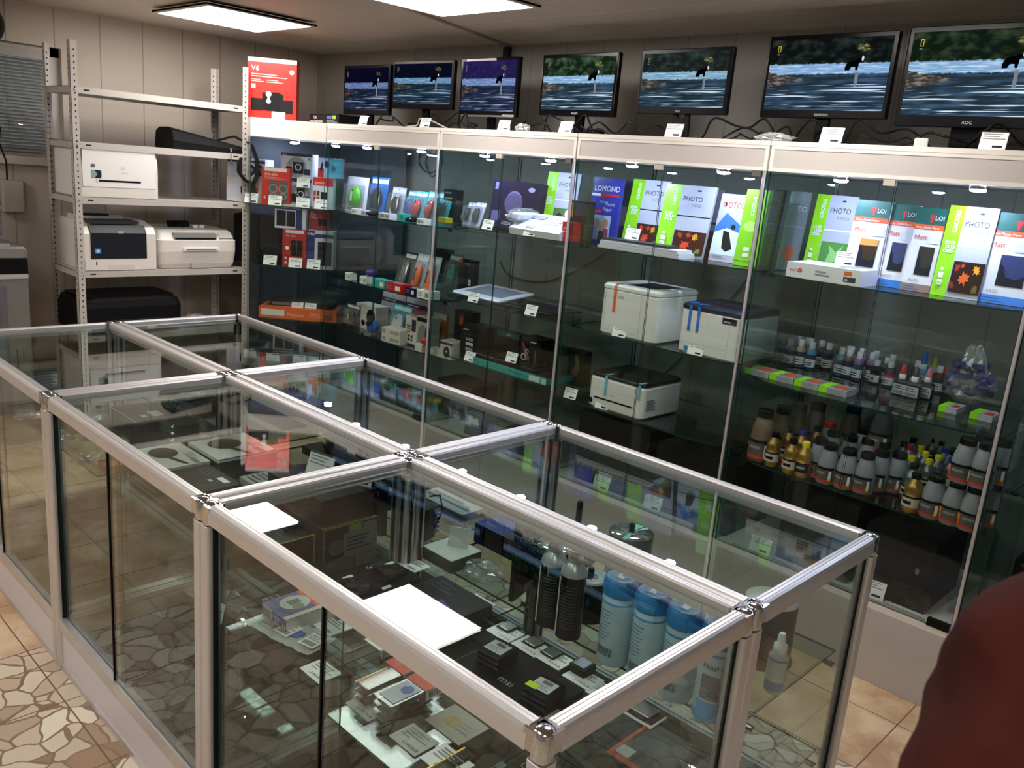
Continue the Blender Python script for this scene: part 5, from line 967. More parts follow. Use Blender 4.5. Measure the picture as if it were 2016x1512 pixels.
for a in (('pink ink bottle, leftmost of the front ink bottles', 1546, 719, '#a98aa6'), ('beige ink bottle between the pink and light blue ones', 1567, 721, '#b8a896'), ('light blue ink bottle with a blue striped label', 1588, 727, '#4f9ec9'),
          ('grey ink bottle right behind the light blue one', 1606, 722, '#5f6b78', None, ZB, .112, .021, WHT, .04), ('clear grey ink bottle behind the pink one', 1556, 716, '#8c96a0', None, ZB, .112, .021, WHT, .06), ('clear grey ink bottle behind the beige one', 1578, 716, '#8c96a0', None, ZB, .112, .021, WHT, .07), ('clear green ink bottle in the back row, third', 1590, 716, '#7c9a92', None, ZB, .112, .021, WHT, .09),
          ('grey black ink bottle standing alone with a dark band', 1621, 728, '#4b4a52'), ('light cyan ink bottle after the gap, low label', 1646, 738, '#5aa6bd'), ('brown ink bottle with a cream label side', 1661, 742, '#6e4230'), ('violet pink ink bottle with a turquoise band', 1681, 748, '#a06a9a', C('#1b5a70')),
          ('pale bottle behind the cyan one', 1652, 736, '#7f98a8', None, ZB, .112, .021, WHT, .06), ('pale bottle behind the brown one', 1668, 734, '#8e8a94', None, ZB, .112, .021, WHT, .08), ('pale bottle behind the violet pink one', 1684, 740, '#9a8b9c', None, ZB, .112, .021, WHT, .07), ('magenta tinted bottle with a red edged label', 1703, 750, '#a5779c', None, ZB, .112, .021, WHT, .02),
          ('light blue bottle behind the magenta tinted one', 1714, 745, '#7fa3c4', None, ZB, .112, .021, WHT, .07), ('short dark bottle with a black and white label', 1716, 756, '#3a3c42', C('#141416'), ZB, .095, .021), ('short grey bottle with a pink bottom band', 1742, 762, '#55505a', C('#d23a7a'), ZB, .10, .021), ('pale bottle in the back between the two short ones', 1732, 752, '#8a8790', None, ZB, .095, .02, WHT, .06),
          ('tall pale bottle behind the pink banded one', 1748, 752, '#8c8e98', None, ZB, .112, .02, WHT, .08)):
    ink_bottle(*a)
def cone_bottle(label, px, py, capc, h=.12, dy=0, w=.052, body=C('#2c3034', .3), group='flat refill ink bottles'):
    p = PZ(px, py, ZB); t = thing('refill_bottle', label, 'bottle', (p.x, p.y + .02 + dy, ZB), 0, group); hb = h * .52
    b = MB(); L = []
    for z, e in ((0, .004), (.004, 0), (hb * .85, 0), (hb, .012)): L.append([(a, c, z) for a, c in rrect(w - e, .034 - e * .6, .010, 3)])
    b.loft(L, body); b.front(w, hb, -.0176, [('r', .06, .1, .94, .72, C('#b9bcc0')), ('l', .15, .4, .85, .65, 2, DGREY), ('b', .15, .14, .85, .32, INK)]); b.build('bottle_body', t)
    MB().lathe([(.012, hb), (.013, hb + .002), (.013, hb + .018), (.011, hb + .02)], WHT, 14).build('neck_collar', t)
    MB().lathe([(.011, hb + .02), (.0125, hb + .026), (.009, h * .9), (.003, h)], capc, 14).build('cone_cap', t)
cone_bottle('flat refill bottle with a red cone cap, left of the front three', 1766, 779, C('#d8324a', .35)); cone_bottle('flat refill bottle with a dark grey cone cap, middle of the front three', 1790, 785, C('#55504e', .35), w=.056); cone_bottle('flat refill bottle with a pink cone cap, right of the front three', 1816, 786, C('#e08aa0', .35))
cone_bottle('tall blue spouted refill bottle behind the grey capped one', 1796, 770, C('#1c6fd0', .35), h=.155, dy=.05, body=C('#3f9bd0', .3)); cone_bottle('refill bottle with a yellow cap behind the pink capped one', 1815, 770, C('#e6d41c', .35), h=.13, dy=.06, body=C('#c9b62a', .3))
for a in (('white capped bottle left of the blue spout', 1785, 768, '#3a3f4a', None, ZB, .11, .02, WHT, .07), ('white capped bottle far back above the yellow one', 1812, 762, '#4a4f5a', None, ZB, .11, .02, WHT, .10), ('white capped brown bottle right of the yellow cap', 1832, 776, '#6a2c1c', None, ZB, .105, .02, WHT, .05)): ink_bottle(*a)
for px, capc, lab in ((1846, C('#d8342a', .35), 'black square refill bottle with a red tip and yellow sticker'), (1862, C('#1d3fb0', .35), 'black square refill bottle with a blue tip by the bag')):
    p = PZ(px, 775, ZB); t = thing('refill_bottle', lab, 'bottle', (p.x, p.y + .04, ZB), 0, 'square refill bottles'); b = MB(); b.rbox(.036, .036, .072, .006, C('#17181c', .3)); b.front(.036, .072, -.0181, [('l', .1, .3, .6, .7, 5, C('#77797c')), ('r', .2, .8, .7, 1, C('#d8dc3a'))]); b.build('bottle_body', t)
    MB().lathe([(.012, .072), (.013, .085), (.006, .098), (.004, .104)], capc, 12).build('cone_cap', t)
# banded photo packs
for k, (x0, x1, yb) in enumerate(((1486, 1533, 722), (1534, 1582, 735), (1583, 1630, 751), (1631, 1686, 768))):
    a = PZ(x0, 733 + (x0 - 1500) * .235, ZB); c = PZ(x1, 733 + (x1 - 1500) * .235, ZB); w = c.x - a.x
    o = carton('photo_pack', '', '', ((a.x + c.x) / 2, 2.245, ZB), w - .002, .10, .022, C('#a9aaae', .4), [('r', 0, 0, .3, 1, LIME), ('l', .35, .1, .95, .9, 4, GREYLINE)], [('r', 0, 0, .3, 1, LIME), ('r', .32, .1, 1, .9, C('#7c7d80')), ('p', [(.4, .2), (.8, .15), (.95, .5), (.6, .8), (.45, .5)], C('#c2512a'))])
    tag(o, 'flat photo paper pack with a green band, %s from the left' % ('first', 'second', 'third', 'fourth')[k], 'paper pack', 'flat green banded packs')
for k, (x0, x1, yb) in enumerate(((1846, 1903, 808), (1907, 1975, 822))):
    a, c = PZ(x0, yb, ZB), PZ(x1, yb, ZB); o = carton('photo_pack', '', '', ((a.x + c.x) / 2, a.y + .05, ZB), c.x - a.x - .002, .10, .02, C('#a9aaae', .4), [('r', 0, 0, .38, 1, LIME)], [('r', 0, 0, .38, 1, LIME), ('p', [(.5, .2), (.95, .15), (.9, .6), (.6, .7)], C('#c8402a'))])
    tag(o, 'flat green banded pack under the clear bag, %s one' % ('left', 'right')[k], 'paper pack', 'green banded packs under the bag')
# bag of purple parts
p = PZ(1915, 795, ZB); c = Vector((p.x, min(p.y, 2.5)))
PURP = C('#4a4474', .35)
t = thing('parts_bag', 'bulging clear bag of violet plastic parts, tied at the top', 'bag', (c.x, c.y, ZB + .022)); R = random.Random(5)
for i in range(46):
    b = MB(); b.M = Matrix.Translation((R.uniform(-.07, .07), R.uniform(-.05, .03), R.uniform(.012, .135))) @ Matrix.Rotation(R.uniform(0, 3), 4, (R.random(), R.random(), R.random())); b.rbox(.038, .024, .016, .003, PURP if i % 3 else C('#8c88a8', .3)); b.build('plastic_part', t)
for k, (rx, hh, s_) in enumerate(((.085, .13, 3), (.05, .20, 8))):
    o = crumple('bag_film', '', '', (0, 0, 0), rx, rx * .75, hh, BAGC if k == 0 else BAGW, s_, n=26, j=.18); o.parent = t
    for kk in ('label', 'category'): del o[kk]

def toner(label, px, py, h, r, body, cap='#0f0f10', kind='grey', z=ZT, dy=0, at=None, group='toner bottles'):
    p = PZ(px, py, ZT) if at is None else Vector(at); y = max(p.y, 2.125) + r + dy if at is None else p.y
    t = thing('toner_bottle', label, 'bottle', (p.x, y, z), random.uniform(-.25, .25), group)
    bm = C(body, .3 if kind != 'grey' else .5) if kind != 'metal' else mat('metallic_' + body[1:], body, .28, .85)
    hc = h * .86; b = MB()
    if kind == 'metal': pr = [(r * .9, 0), (r, .004), (r, hc * .52), (r * .88, hc * .56), (r * .97, hc * .68), (r * .85, hc * .82), (r * .5, hc * .94), (r * .45, hc)]
    else: pr = [(r * .92, 0), (r, .006), (r, hc * .45), (r * .92, hc * .68), (r * .7, hc * .92), (r * .6, hc)]
    b.lathe(pr, bm, 22); b.build('bottle_body', t)
    cr = r * (.66 if kind != 'metal' else .48); b = MB(); n = 28
    L = [[(cr * q * (1 + (.035 if i % 2 else 0)) * math.cos(2 * PI * i / n), cr * q * (1 + (.035 if i % 2 else 0)) * math.sin(2 * PI * i / n), zz) for i in range(n)] for q, zz in ((1, hc - .002), (1, h - .004), (.9, h))]
    b.loft(L, C(cap, .4)); b.build('screw_cap', t)
    b = MB(); n = 14
    def band(v0, v1, a0, a1, m, e=.0008):
        vs = []
        for v in (v0, v1):
            rr = r if v <= .45 else r * (1 - .08 * (v - .45) / .23)
            if kind == 'metal': rr = r
            vs += [((rr + e) * math.cos(math.radians(a)), (rr + e) * math.sin(math.radians(a)), v * hc) for a in [a0 + (a1 - a0) * i / n for i in range(n + 1)]]
        b.add(vs, [(i, i + 1, n + 2 + i, n + 1 + i) for i in range(n)], m, True)
    if kind == 'grey':
        band(.1, .5, -160, -20, C('#5a534c')); band(.43, .5, -160, -20, DARK, .0012); band(.08, .14, -160, -30, C('#d23a26'), .0014); band(.14, .42, -160, -138, C('#d8652a'), .0014); band(.3, .42, -160, -145, C('#e6b02a'), .0018); band(.16, .4, -48, -34, PAPER, .0014); band(.12, .18, -50, -34, C('#e0d82a'), .0018); band(.3, .36, -125, -70, GREYLINE, .0016)
    else:
        band(.18, .48, -160, -20, C('#c9bdb0') if cap != '#e2d01c' else C('#1b1a18')); band(.44, .5, -160, -20, DARK, .0012)
        if cap == '#e2d01c': band(.16, .48, -160, -130, C('#e4dc2c'), .0016); band(.3, .38, -110, -50, GREYLINE, .0016)
        else: band(.26, .36, -125, -70, DARK, .0016); band(.3, .42, -155, -130, C('#a8555a'), .0016)
    b.build('paper_label', t); return t
T = toner
BR, GY, GD, SV = '#4d4336', '#85878c', '#a8864a', '#85878c'
T('tall brown toner bottle with a red label at the shelf\'s left front', 1482, 908, .205, .045, '#6b5a45')
for k, (px, py, dy, w_) in enumerate(((1502, 905, .07, 'first'), (1520, 903, .13, 'second'), (1548, 905, .17, 'third'))): T('tall dark brown toner bottle behind the golden ones, %s from the left' % w_, px, py, .205, .044, BR, dy=dy)
T('tall dark brown toner bottle standing alone in the back', 1632, 905, .205, .044, BR, dy=.12)
T('golden toner bottle with MG label, nearest the tall brown one', 1510, 918, .135, .029, GD, kind='metal', group='golden toner bottles')
T('golden toner bottle with MG label and pink lettering, second in front', 1545, 933, .135, .03, GD, kind='metal', group='golden toner bottles')
T('golden bottle with a bright yellow cap and black label', 1570, 940, .135, .03, '#b8923e', '#e2d01c', 'metal', group='golden toner bottles')
T('golden toner bottle with a black cap behind the first golden one', 1526, 912, .135, .029, GD, kind='metal', dy=.05, group='golden toner bottles')
T('golden toner bottle with a blue cap in the second row', 1550, 920, .135, .029, GD, '#1d2a9a', 'metal', dy=.06, group='golden toner bottles')
T('golden toner bottle far back beside the red capped one', 1566, 915, .135, .029, GD, kind='metal', dy=.12, group='golden toner bottles')
T('grey bottle with a red cap at the back of the golden ones', 1584, 915, .15, .034, GY, '#a01f22', dy=.14)
front = [(1596, 940), (1615, 952), (1652, 963), (1688, 972), (1716, 966), (1750, 970)]
nm = ('first', 'second', 'third', 'fourth', 'fifth', 'sixth')
for k, (px, py) in enumerate(front): T('grey toner bottle in the front row, %s from the golden ones' % nm[k], px, py, .15, .037, GY, dy=.0)
for k, (px, py, dy) in enumerate(((1606, 930, .07), (1640, 940, .07), (1672, 948, .08), (1704, 955, .08), (1650, 930, .15), (1690, 940, .15))): T('grey toner bottle in the rows behind, %s place from the left' % nm[k], px, py, .15, .036, GY, dy=dy)
p = PZ(1712, 940, ZT); T('grey toner bottle lying under the raised one in the back', 0, 0, .10, .036, GY, at=(p.x, 2.42, 0)); T('grey toner bottle raised on another in the back middle', 0, 0, .18, .042, '#3f4245', z=ZT + .1005, at=(p.x, 2.42, 0))
T('golden bottle with a black cap standing foremost right of centre', 1783, 1010, .14, .031, GD, kind='metal', group='golden toner bottles')
T('silver bottle just behind the foremost golden one', 1774, 990, .135, .03, SV, kind='metal', dy=.03, group='small silver toner bottles')
for k, (px, py) in enumerate(((1822, 1021), (1862, 1034), (1897, 1047))): T('grey toner bottle in the lower stacked row, %s from the left' % nm[k], px, py, .15, .039, GY)
for k, (px, py) in enumerate(((1862, 1034), (1897, 1047))):
    p = PZ(px, py, ZT); T('grey toner bottle stacked on top, %s' % ('left one', 'right one by the steel post')[k], 0, 0, .15, .039, GY, z=ZT + .1505, at=(p.x + .005, 2.125 + .039, 0))
for k, (px, dx) in enumerate(((1862, .03), (1897, .05))):
    p = PZ(px, 1030, ZT); T('grey bottle supporting the upper back stack, %s' % ('left', 'right')[k], 0, 0, .15, .037, GY, at=(p.x + dx, 2.26, 0)); T('dark capped grey bottle on the upper back stack, %s' % ('left', 'right')[k], 0, 0, .15, .037, GY, z=ZT + .1505, at=(p.x + dx, 2.26, 0))
small = [(1756, 948, '#b01f22', 'red', .10), (1778, 950, '#e0d020', 'yellow', .10), (1792, 960, '#e0d020', 'yellow', .07), (1802, 975, '#e0d020', 'yellow', .05), (1818, 968, '#e0d020', 'yellow', .07), (1768, 968, '#e0d020', 'yellow', .05), (1822, 955, '#1c2ea0', 'blue', .12), (1842, 975, '#1c2ea0', 'blue', .08),
         (1738, 945, '#101012', 'black', .13), (1752, 938, '#101012', 'black', .16), (1790, 940, '#101012', 'black', .18), (1808, 945, '#101012', 'black', .17)]
pos = ('behind the sixth grey bottle', 'in the back of the cluster', 'in the middle of the cluster', 'in front of the cluster', 'at the right of the cluster', 'at the left of the cluster', 'far right of the yellow caps', 'beside the stacked bottles', 'left behind the red cap', 'back row, second', 'back row, third', 'back row, last')
for k, (px, py, cap, cn, dy) in enumerate(small): T('small silver toner bottle with a %s cap, %s' % (cn, pos[k]), px, py, .125, .026, SV, cap, 'metal', dy=dy, group='small silver toner bottles')
T('grey toner bottle at the right of the blue capped ones', 1838, 975, .15, .034, GY, dy=.12)

# ---------------------------------------------------------------- beyond: white printer and dark bin in the last cabinet
t = thing('laser_printer', 'white printer with a brown opened flap in the cabinet at the right edge', 'printer', (.26, 2.2, .802), 0, 'printers at the right edge')
MB().rbox(.34, .3, .16, .02, PWH, y=.12).build('body', t); b = MB(); b.prism([(-.03, .16), (-.03, .19), (.2, .26), (.2, .22)], -.17, .17, C('#8a5a48', .4), 'x'); b.build('flap', t)
b = MB(); b.front(.34, .16, -.031, [('l', .5, .2, .9, .8, 6, GREYLINE)]); b.build('grille', t)
tag(MB().rbox(.36, .3, .3, .05, C('#121215', .35)).build('black_printer', None, (.27, 2.32, BT)), 'black rounded device low in the cabinet at the right edge', 'printer')

# ================================================================ things inside the island counters
ZS = .6055; ZL = .3305
def flat_card(label, px, py, z, price='', s=1.0, rz=0, grey=False):
    p = PZ(px, py, z); b = MB(); w, d = .074 * s, .057 * s; m = PAPER if not grey else C('#b9b8b4', .6)
    n = 6; vs = []
    for j in (0, 1):
        for i in range(n + 1): vs.append((-w / 2 + w * i / n, -d / 2 + d * j, .0012 + .004 * (i / n - .4) ** 2 * 4 * .3))
    b.add(vs, [(i, i + 1, n + 2 + i, n + 1 + i) for i in range(n)], m); b.add([(x, y, .0004) for x, y, _ in vs], [(n + 1 + i, n + 2 + i, i + 1, i) for i in range(n)], m)
    b.art(lambda u, v, l: (-w / 2 + u, -d / 2 + v, .0022 + l), w, d, [('l', .12, .52, .9, .9, 3, GREYLINE), ('l', .1, .38, .4, .48, 1, GREYLINE)] + ([('t', price, .38, .12, .17, INK, 0, .55)] if price else [('r', .4, .12, .85, .24, GREYLINE)]))
    return tag(b.build('price_card', None, (p.x, p.y, z), rz), label, 'price card', 'flat price cards in the counters')
def abox(name, label, cat, x0, x1, y0, y1, z0, z1, m, front=(), top=(), right=(), group=None):
    return tag(carton(name, '', '', ((x0 + x1) / 2, (y0 + y1) / 2, z0), x1 - x0, y1 - y0, z1 - z0, m, front, top, right), label, cat, group)
# -- nearest counter, front row
cards = [(632, 1322, '3 460 RUB', 'lying left of the memory packs'), (592, 1228 - 14, '', ''), (995, 1246, '3 120 RUB', 'first of the row before the processors'), (1045, 1273, '3 870 RUB', 'second of the row before the processors'), (1092, 1298, '4 870 RUB', 'third of the row before the processors'), (1148, 1336, '7 710 RUB', 'fourth of the row before the processors'),
         (1195, 1368, '16 250 RUB', 'last of the row before the processors, near the end rail'), (940, 1187, '', 'on the black board with a red edge'), (815, 1113, '', 'on the black box beside the fans'), (945, 1320, '', 'beside the first black memory stack'), (1075, 1405, '', 'near the corner beside the yellow stickered memory'), (1268, 1408, '1 840 RUB', 'under the framed processor')]
for px, py, pr_, w_ in cards:
    if w_: flat_card('flat white price card ' + w_, px, py, ZS + .002 if 'msi' not in w_ else ZS, pr_)
flat_card('grey shaded price card half on the bright reflection, nearer the memory packs', 727, 1392, ZS, '2 790 RUB', 1.05, grey=True); flat_card('grey shaded price card in the middle of the bright reflection', 815, 1457, ZS, '2 790 RUB', 1.05, grey=True)
flat_card('white price card lying beside the black motherboard box by the front rail', 880, 1500, ZS, '2 150 RUB', 1.1)
abox('adapter_box', 'white and violet adapter box with a bar code on its front', 'box', -1.0 + .035, -.86, .112, .235, ZS, ZS + .035, C('#d6d4cc', .45), [('b', .0, .2, .4, .8, INK), ('r', .42, 0, 1, 1, C('#4a4484')), ('l', .5, .2, .75, .8, 4, SILV), ('t', 'D', .85, .25, .5, WHT)],
     [('r', 0, 0, 1, 1, C('#5a5496')), ('r', .0, .72, 1, 1, C('#e8653a')), ('e', .42, .48, .3, .3, C('#d0d2ca')), ('r', .3, .35, .5, .6, C('#6f7a70')), ('e', .62, .45, .12, .12, C('#8d9088')), ('r', .86, 0, 1, 1, C('#d8d6ce'))])
def packet(label, x, y, rz, colr):
    t = thing('component_packet', label, 'packet', (x, y, ZS), rz, 'clear component packets')
    b = MB(); n = 8; R = random.Random(int(abs(x) * 1000)); vs = []
    for j in range(n + 1):
        for i in range(n + 1): vs.append((-.065 + .13 * i / n, -.045 + .09 * j / n, .003 + R.uniform(0, .005)))
    b.add(vs, [(j * (n + 1) + i, j * (n + 1) + i + 1, (j + 1) * (n + 1) + i + 1, (j + 1) * (n + 1) + i) for j in range(n) for i in range(n)], ACRH); b.build('bag', t)
    b = MB(); b.rbox(.04, .028, .008, .002, colr, x=-.02, z=.001); b.build('component', t)
    b = MB(); b.top(.045, .05, .0095, [('r', 0, 0, 1, 1, PAPER), ('l', .1, .5, .9, .9, 3, GREYLINE), ('b', .1, .1, .9, .4, INK)], x=.036); b.build('paper_label', t)
packet('clear packet with a silver chip beside the adapter box', -.90, .145 - .03, .15, C('#9a9590', .3)); packet('clear packet with a blue connector, nearer the glass', -.825 + .0, .13, .2, C('#2a5fb0', .3))
p = PZ(650, 1200, ZS); t = thing('circuit_board', 'small brown circuit board full of metal components', 'circuit board', (p.x, p.y + .01, ZS), .2)
b = MB(); b.cbox(.10, .07, .002, C('#3d4427', .5)); b.build('board', t); R = random.Random(2)
for i in range(14): MB().cbox(R.uniform(.008, .018), R.uniform(.008, .014), R.uniform(.005, .016), C('#8a8068', .4, metal=.5) if i % 2 else C('#4c4434', .5), z=.002, x=R.uniform(-.04, .04), y=R.uniform(-.026, .026)).build('component', t)
flat_card('white price card between the circuit board and the clear packets', 652, 1232, ZS, '', 1.1)
def ram_pack(label, x, y, n, colr, tray='#2a2c2c', card_=None):
    t = thing('memory_pack', label, 'memory module', (x, y, ZS), 0, 'packs of memory modules')
    for k in range(n):
        z = k * .0165; b = MB(); b.rbox(.062, .135, .014, .006, ACR, z=z); b.build('clear_tray', t)
        b = MB(); b.cbox(.032, .118, .003, C(tray, .35, metal=.3), z=z + .005, y=-.004); b.cbox(.003, .118, .0032, C('#c9a24a', .3, metal=.7), z=z + .0055, x=-.018, y=-.004); b.build('module', t)
    z = n * .0165 - .002; b = MB(); b.top(.062, .05, z + .0003, [('r', 0, 0, 1, 1, colr)], y=.044); b.right(.05, .02, .0315, [('r', 0, 0, 1, 1, PAPER), ('b', .1, .2, .9, .9, INK)], z=z - .02, y=.044)
    if card_: b.top(.045, .07, z + .0003, card_, y=-.02)
    b.build('sticker', t)
ram_pack('single memory pack with a white and violet label by the board', -.69, .205, 1, PAPER); ram_pack('stack of memory packs with a red end label, farther one', -.55, .155, 3, C('#e2503a'), '#7a3a2c'); ram_pack('stack of memory packs with red and blue labels, nearer the corner', -.478, .155, 3, C('#e2503a'), card_=[('r', 0, 0, 1, 1, C('#d5dae8')), ('e', .6, .7, .3, .2, C('#5f7fc0'))])
abox('motherboard_box', 'black motherboard box with dim B85 lettering under the memory', 'box', -.66, -.60, .25, .30, ZS, ZS + .03, C('#1a1a1a', .5), [('t', 'B85M', .1, .2, .6, GREYLINE)])
abox('motherboard_box', 'flat black msi box carrying two stacks of laptop memory', 'box', -.535, -.285, .285, .47, ZS - .0, ZS + .012, C('#141416', .35), (), [('t', 'msi', .42, .38, .16, C('#a9abaf'))])
for x, y, yel, lab in ((-.475, .40, False, 'black stack of laptop memory trays, white label on top'), (-.315, .375, True, 'black stack of laptop memory trays with a yellow sticker')):
    t = thing('memory_stack', lab, 'memory module', (x, y, ZS + .0125), .1, 'laptop memory trays')
    for k in range(3): MB().rbox(.062, .072, .011, .006, C('#121315', .25), z=k * .012, x=.001 * k).build('tray', t)
    b = MB(); b.top(.048, .042, .0355, [('r', 0, 0, 1, 1, C('#d9dade')), ('l', .1, .1, .9, .5, 3, GREYLINE), ('b', .3, .6, .8, .9, INK)] + ([('r', -.15, -.1, .4, .35, C('#d4ec28'))] if yel else [])); b.build('sticker', t)
for px, py, n, lab in ((1012, 1232, 1, 'bare processor in clear plastic, first of the row'), (1078, 1255, 1, 'silver square processor, second of the row'), (1108, 1278, 1, 'silver square processor, third of the row'), (1171, 1310, 3, 'stack of three processors with silver lids')):
    p = PZ(px, py, ZS); t = thing('processor', lab, 'processor', (p.x, min(p.y, .535), ZS), 0, 'processors in a row')
    for k in range(n): MB().cbox(.042, .042, .005, C('#2c3a2c', .4), z=k * .0085).build('chip_board', t); MB().rbox(.033, .033, .003, .003, C('#a5a7a8', .3, metal=.7), z=k * .0085 + .005).build('metal_lid', t)
p = PZ(1298, 1385, ZS); t = thing('processor', 'silver processor in a black frame beside the orange edged sleeve', 'processor', (p.x, .525, ZS), 0)
MB().rbox(.075, .06, .008, .006, C('#161412', .4)).build('black_frame', t); MB().rbox(.05, .042, .003, .004, C('#a5a7a8', .3, metal=.7), z=.008).build('metal_lid', t)
def sleeve(label, x, y, w, d, z):
    t = thing('paper_sleeve', label, 'sleeve', (x, y, z), 0, 'orange edged clear sleeves'); b = MB(); b.cbox(w, d, .0015, ACR); b.build('clear_film', t)
    b = MB(); b.top(w, d, .002, [('r', 0, 0, 1, .09, C('#c2502c')), ('r', 0, 0, .07, 1, C('#c2502c')), ('r', .08, .1, .35, .3, C('#b8c0ba'))]); b.build('orange_edge', t)
sleeve('clear sleeve with an orange edge right of the framed processor', -.085, .44, .11, .15, ZS); sleeve('larger orange edged sleeve on the lower shelf by the black box', -.20, .50, .26, .06 + .02, .3605 + .001)
abox('motherboard_box', 'black GIGABYTE box on the lower shelf by the chrome corner', 'box', -.40, -.15, .26, .455, .3605, .41, C('#1a1918', .45), (), [('t', 'GIGABYTE', .06, .72, .16, C('#c9cacc')), ('r', 0, 0, 1, .03, C('#2c2b2a'))])
abox('motherboard_box', 'dark green board box on the lower shelf behind the memory packs', 'box', -.72, -.46, .26, .48, .3605, .41, C('#20312e', .5), (), [('r', .1, .1, .6, .4, C('#16403a'))])
t = thing('circuit_board', 'long memory module with golden edge lying on the lower shelf', 'circuit board', (-.30, .10, ZS - .0), 0)
MB().cbox(.03, .13, .002, C('#20281c', .5)).build('board', t); MB().cbox(.004, .13, .0022, C('#c9a24a', .3, metal=.7), x=-.018).build('gold_contacts', t)
for k in range(5): MB().cbox(.012, .016, .002, C('#111113', .3), z=.002, x=.002, y=-.05 + k * .024).build('chip', t)
abox('accessory_card', 'cream card with a faint golden print on the shelf by the msi box', 'card', -.43, -.33, .16, .24, ZS, ZS + .0015, C('#a9a290', .5), (), [('e', .4, .5, .2, .2, C('#a8894a')), ('l', .55, .3, .9, .7, 3, GREYLINE)])
# graphics card and boards
t = thing('graphics_card', 'black graphics card with two round fans', 'graphics card', (-.905, .375, ZS), .05)
MB().rbox(.12, .24, .034, .008, C('#101012', .35)).build('shroud', t)
for k, y in enumerate((-.055, .06)):
    b = MB(); b.lathe([(.048, .0345), (.05, .037), (.046, .0375), (.044, .0352), (.002, .0352)], C('#0a0a0b', .3), 26, 0, y); 
    f = b.build('fan_ring', t); b = MB()
    for i in range(9):
        a = 2 * PI * i / 9; b.add([(.016 * math.cos(a), y + .016 * math.sin(a), .036), (.043 * math.cos(a + .2), y + .043 * math.sin(a + .2), .0358), (.043 * math.cos(a + .65), y + .043 * math.sin(a + .65), .0395), (.016 * math.cos(a + .5), y + .016 * math.sin(a + .5), .0395)], [(0, 1, 2, 3)], C('#1b1b1e', .25))
    b.cyl(.016, .036, .041, C('#2a2a2e', .2), 16, 0, y); b.build('fan_blades', f)
b = MB()
for x, y in ((-.06, -.03), (.055, -.09), (.06, .01), (-.052, .10)): b.top(.012, .028, .0345, [('r', 0, 0, 1, 1, PAPER)], x=x * .85, y=y)
b.build('white_strips', t)
abox('component_box', 'black flat box with a blue triangle beside the fans', 'box', -.83, -.64 - .0, .40, .545, ZS, ZS + .03, C('#121216', .35), (), [('p', [(.55, .15), (.9, .3), (.5, .45)], C('#2a3fb0')), ('l', .1, .6, .5, .9, 3, C('#3a3c48')), ('p', [(.1, .9), (.3, .95), (.3, .8)], C('#1f2c6a'))])
t = thing('circuit_board', 'black board with a bright red connector edge', 'circuit board', (-.70, .33, ZS), .03)
MB().cbox(.15, .10, .002, C('#17161a', .5)).build('board', t); MB().cbox(.13, .008, .012, C('#c22a2a', .3), z=.002, y=-.03).build('red_connector', t)
R = random.Random(4)
for i in range(12): MB().cbox(R.uniform(.008, .02), R.uniform(.008, .02), R.uniform(.006, .018), C('#3a3a3c', .4) if i % 2 else C('#7a7468', .35, metal=.4), z=.002, x=R.uniform(-.06, .06), y=R.uniform(-.015, .04)).build('component', t)
# -- middle counter, front row: boxes of pans and headsets
KIT = 'flat boxes stacked in the middle counter'
panart = lambda flip=False: [('e', .34, .45, .24, .27, C('#2a2723')), ('e', .34, .45, .19, .21, C('#15130f')), ('p', [(.56, .47), (.6, .40), (.93, .52), (.95, .6), (.9, .6)], C('#2b2825')), ('l', .5, .74, .8, .92, 3, GREYLINE), ('r', .75, .72, .98, .82, C('#5a7a74'))]
WB = C('#c9c6bb', .5)
abox('frying_pan_box', 'pale box printed with a black frying pan, nearest the front glass', 'box', -1.90, -1.69, .19, .345, .665, .725, WB, [('r', 0, 0, 1, .3, C('#1f3d3c'))], [('r', 0, 0, 1, .02, DARK)] + panart(), group=KIT)
abox('frying_pan_box', 'pale box printed with a wide black frying pan, second', 'box', -1.86, -1.65, .355, .55, .665, .735, WB, [('r', 0, 0, 1, .85, C('#17393a'))], [('r', .96, 0, 1, 1, C('#17393a'))] + panart(), [('r', 0, 0, 1, .9, C('#17393a'))], group=KIT)
abox('frying_pan_box', 'dark box printed with a pan outline and white stickers', 'box', -1.68, -1.48, .20, .335, .665, .72, C('#262421', .45), [('r', 0, 0, 1, 1, C('#1a1917'))], [('o', .55, .4, .05, .052, C('#6a6862')), ('r', .62, .72, .86, .86, PAPER), ('r', .6, .52, .7, .6, SILV), ('l', .1, .6, .5, .9, 3, C('#4a4844'))], group=KIT)
abox('storage_carton', 'dark teal carton under the frying pan boxes', 'box', -1.92, -1.42, .19, .55, ZS, .664, C('#1c3231', .5), [('l', .1, .2, .5, .8, 2, C('#3c5856'))], group=KIT)
abox('headset_box', 'white topped box lettered in grey next to the dark pan box', 'box', -1.47, -1.34, .19, .32, ZS, .71, C('#b9bcb6', .45), (), [('t', 'DYNAMIC', .1, .5, .12, C('#5f7f7c')), ('r', .5, .7, .95, .95, C('#23635c'))], group=KIT)
abox('headset_box', 'long grey and turquoise strip box behind the white lettered one', 'box', -1.50, -1.42 + .005, .34, .55, .665, .735, C('#8f9490', .45), (), [('r', 0, .4, 1, .7, C('#1d7a6c')), ('l', .1, .05, .9, .35, 4, DGREY), ('r', 0, .72, 1, 1, C('#24201e'))], group=KIT)
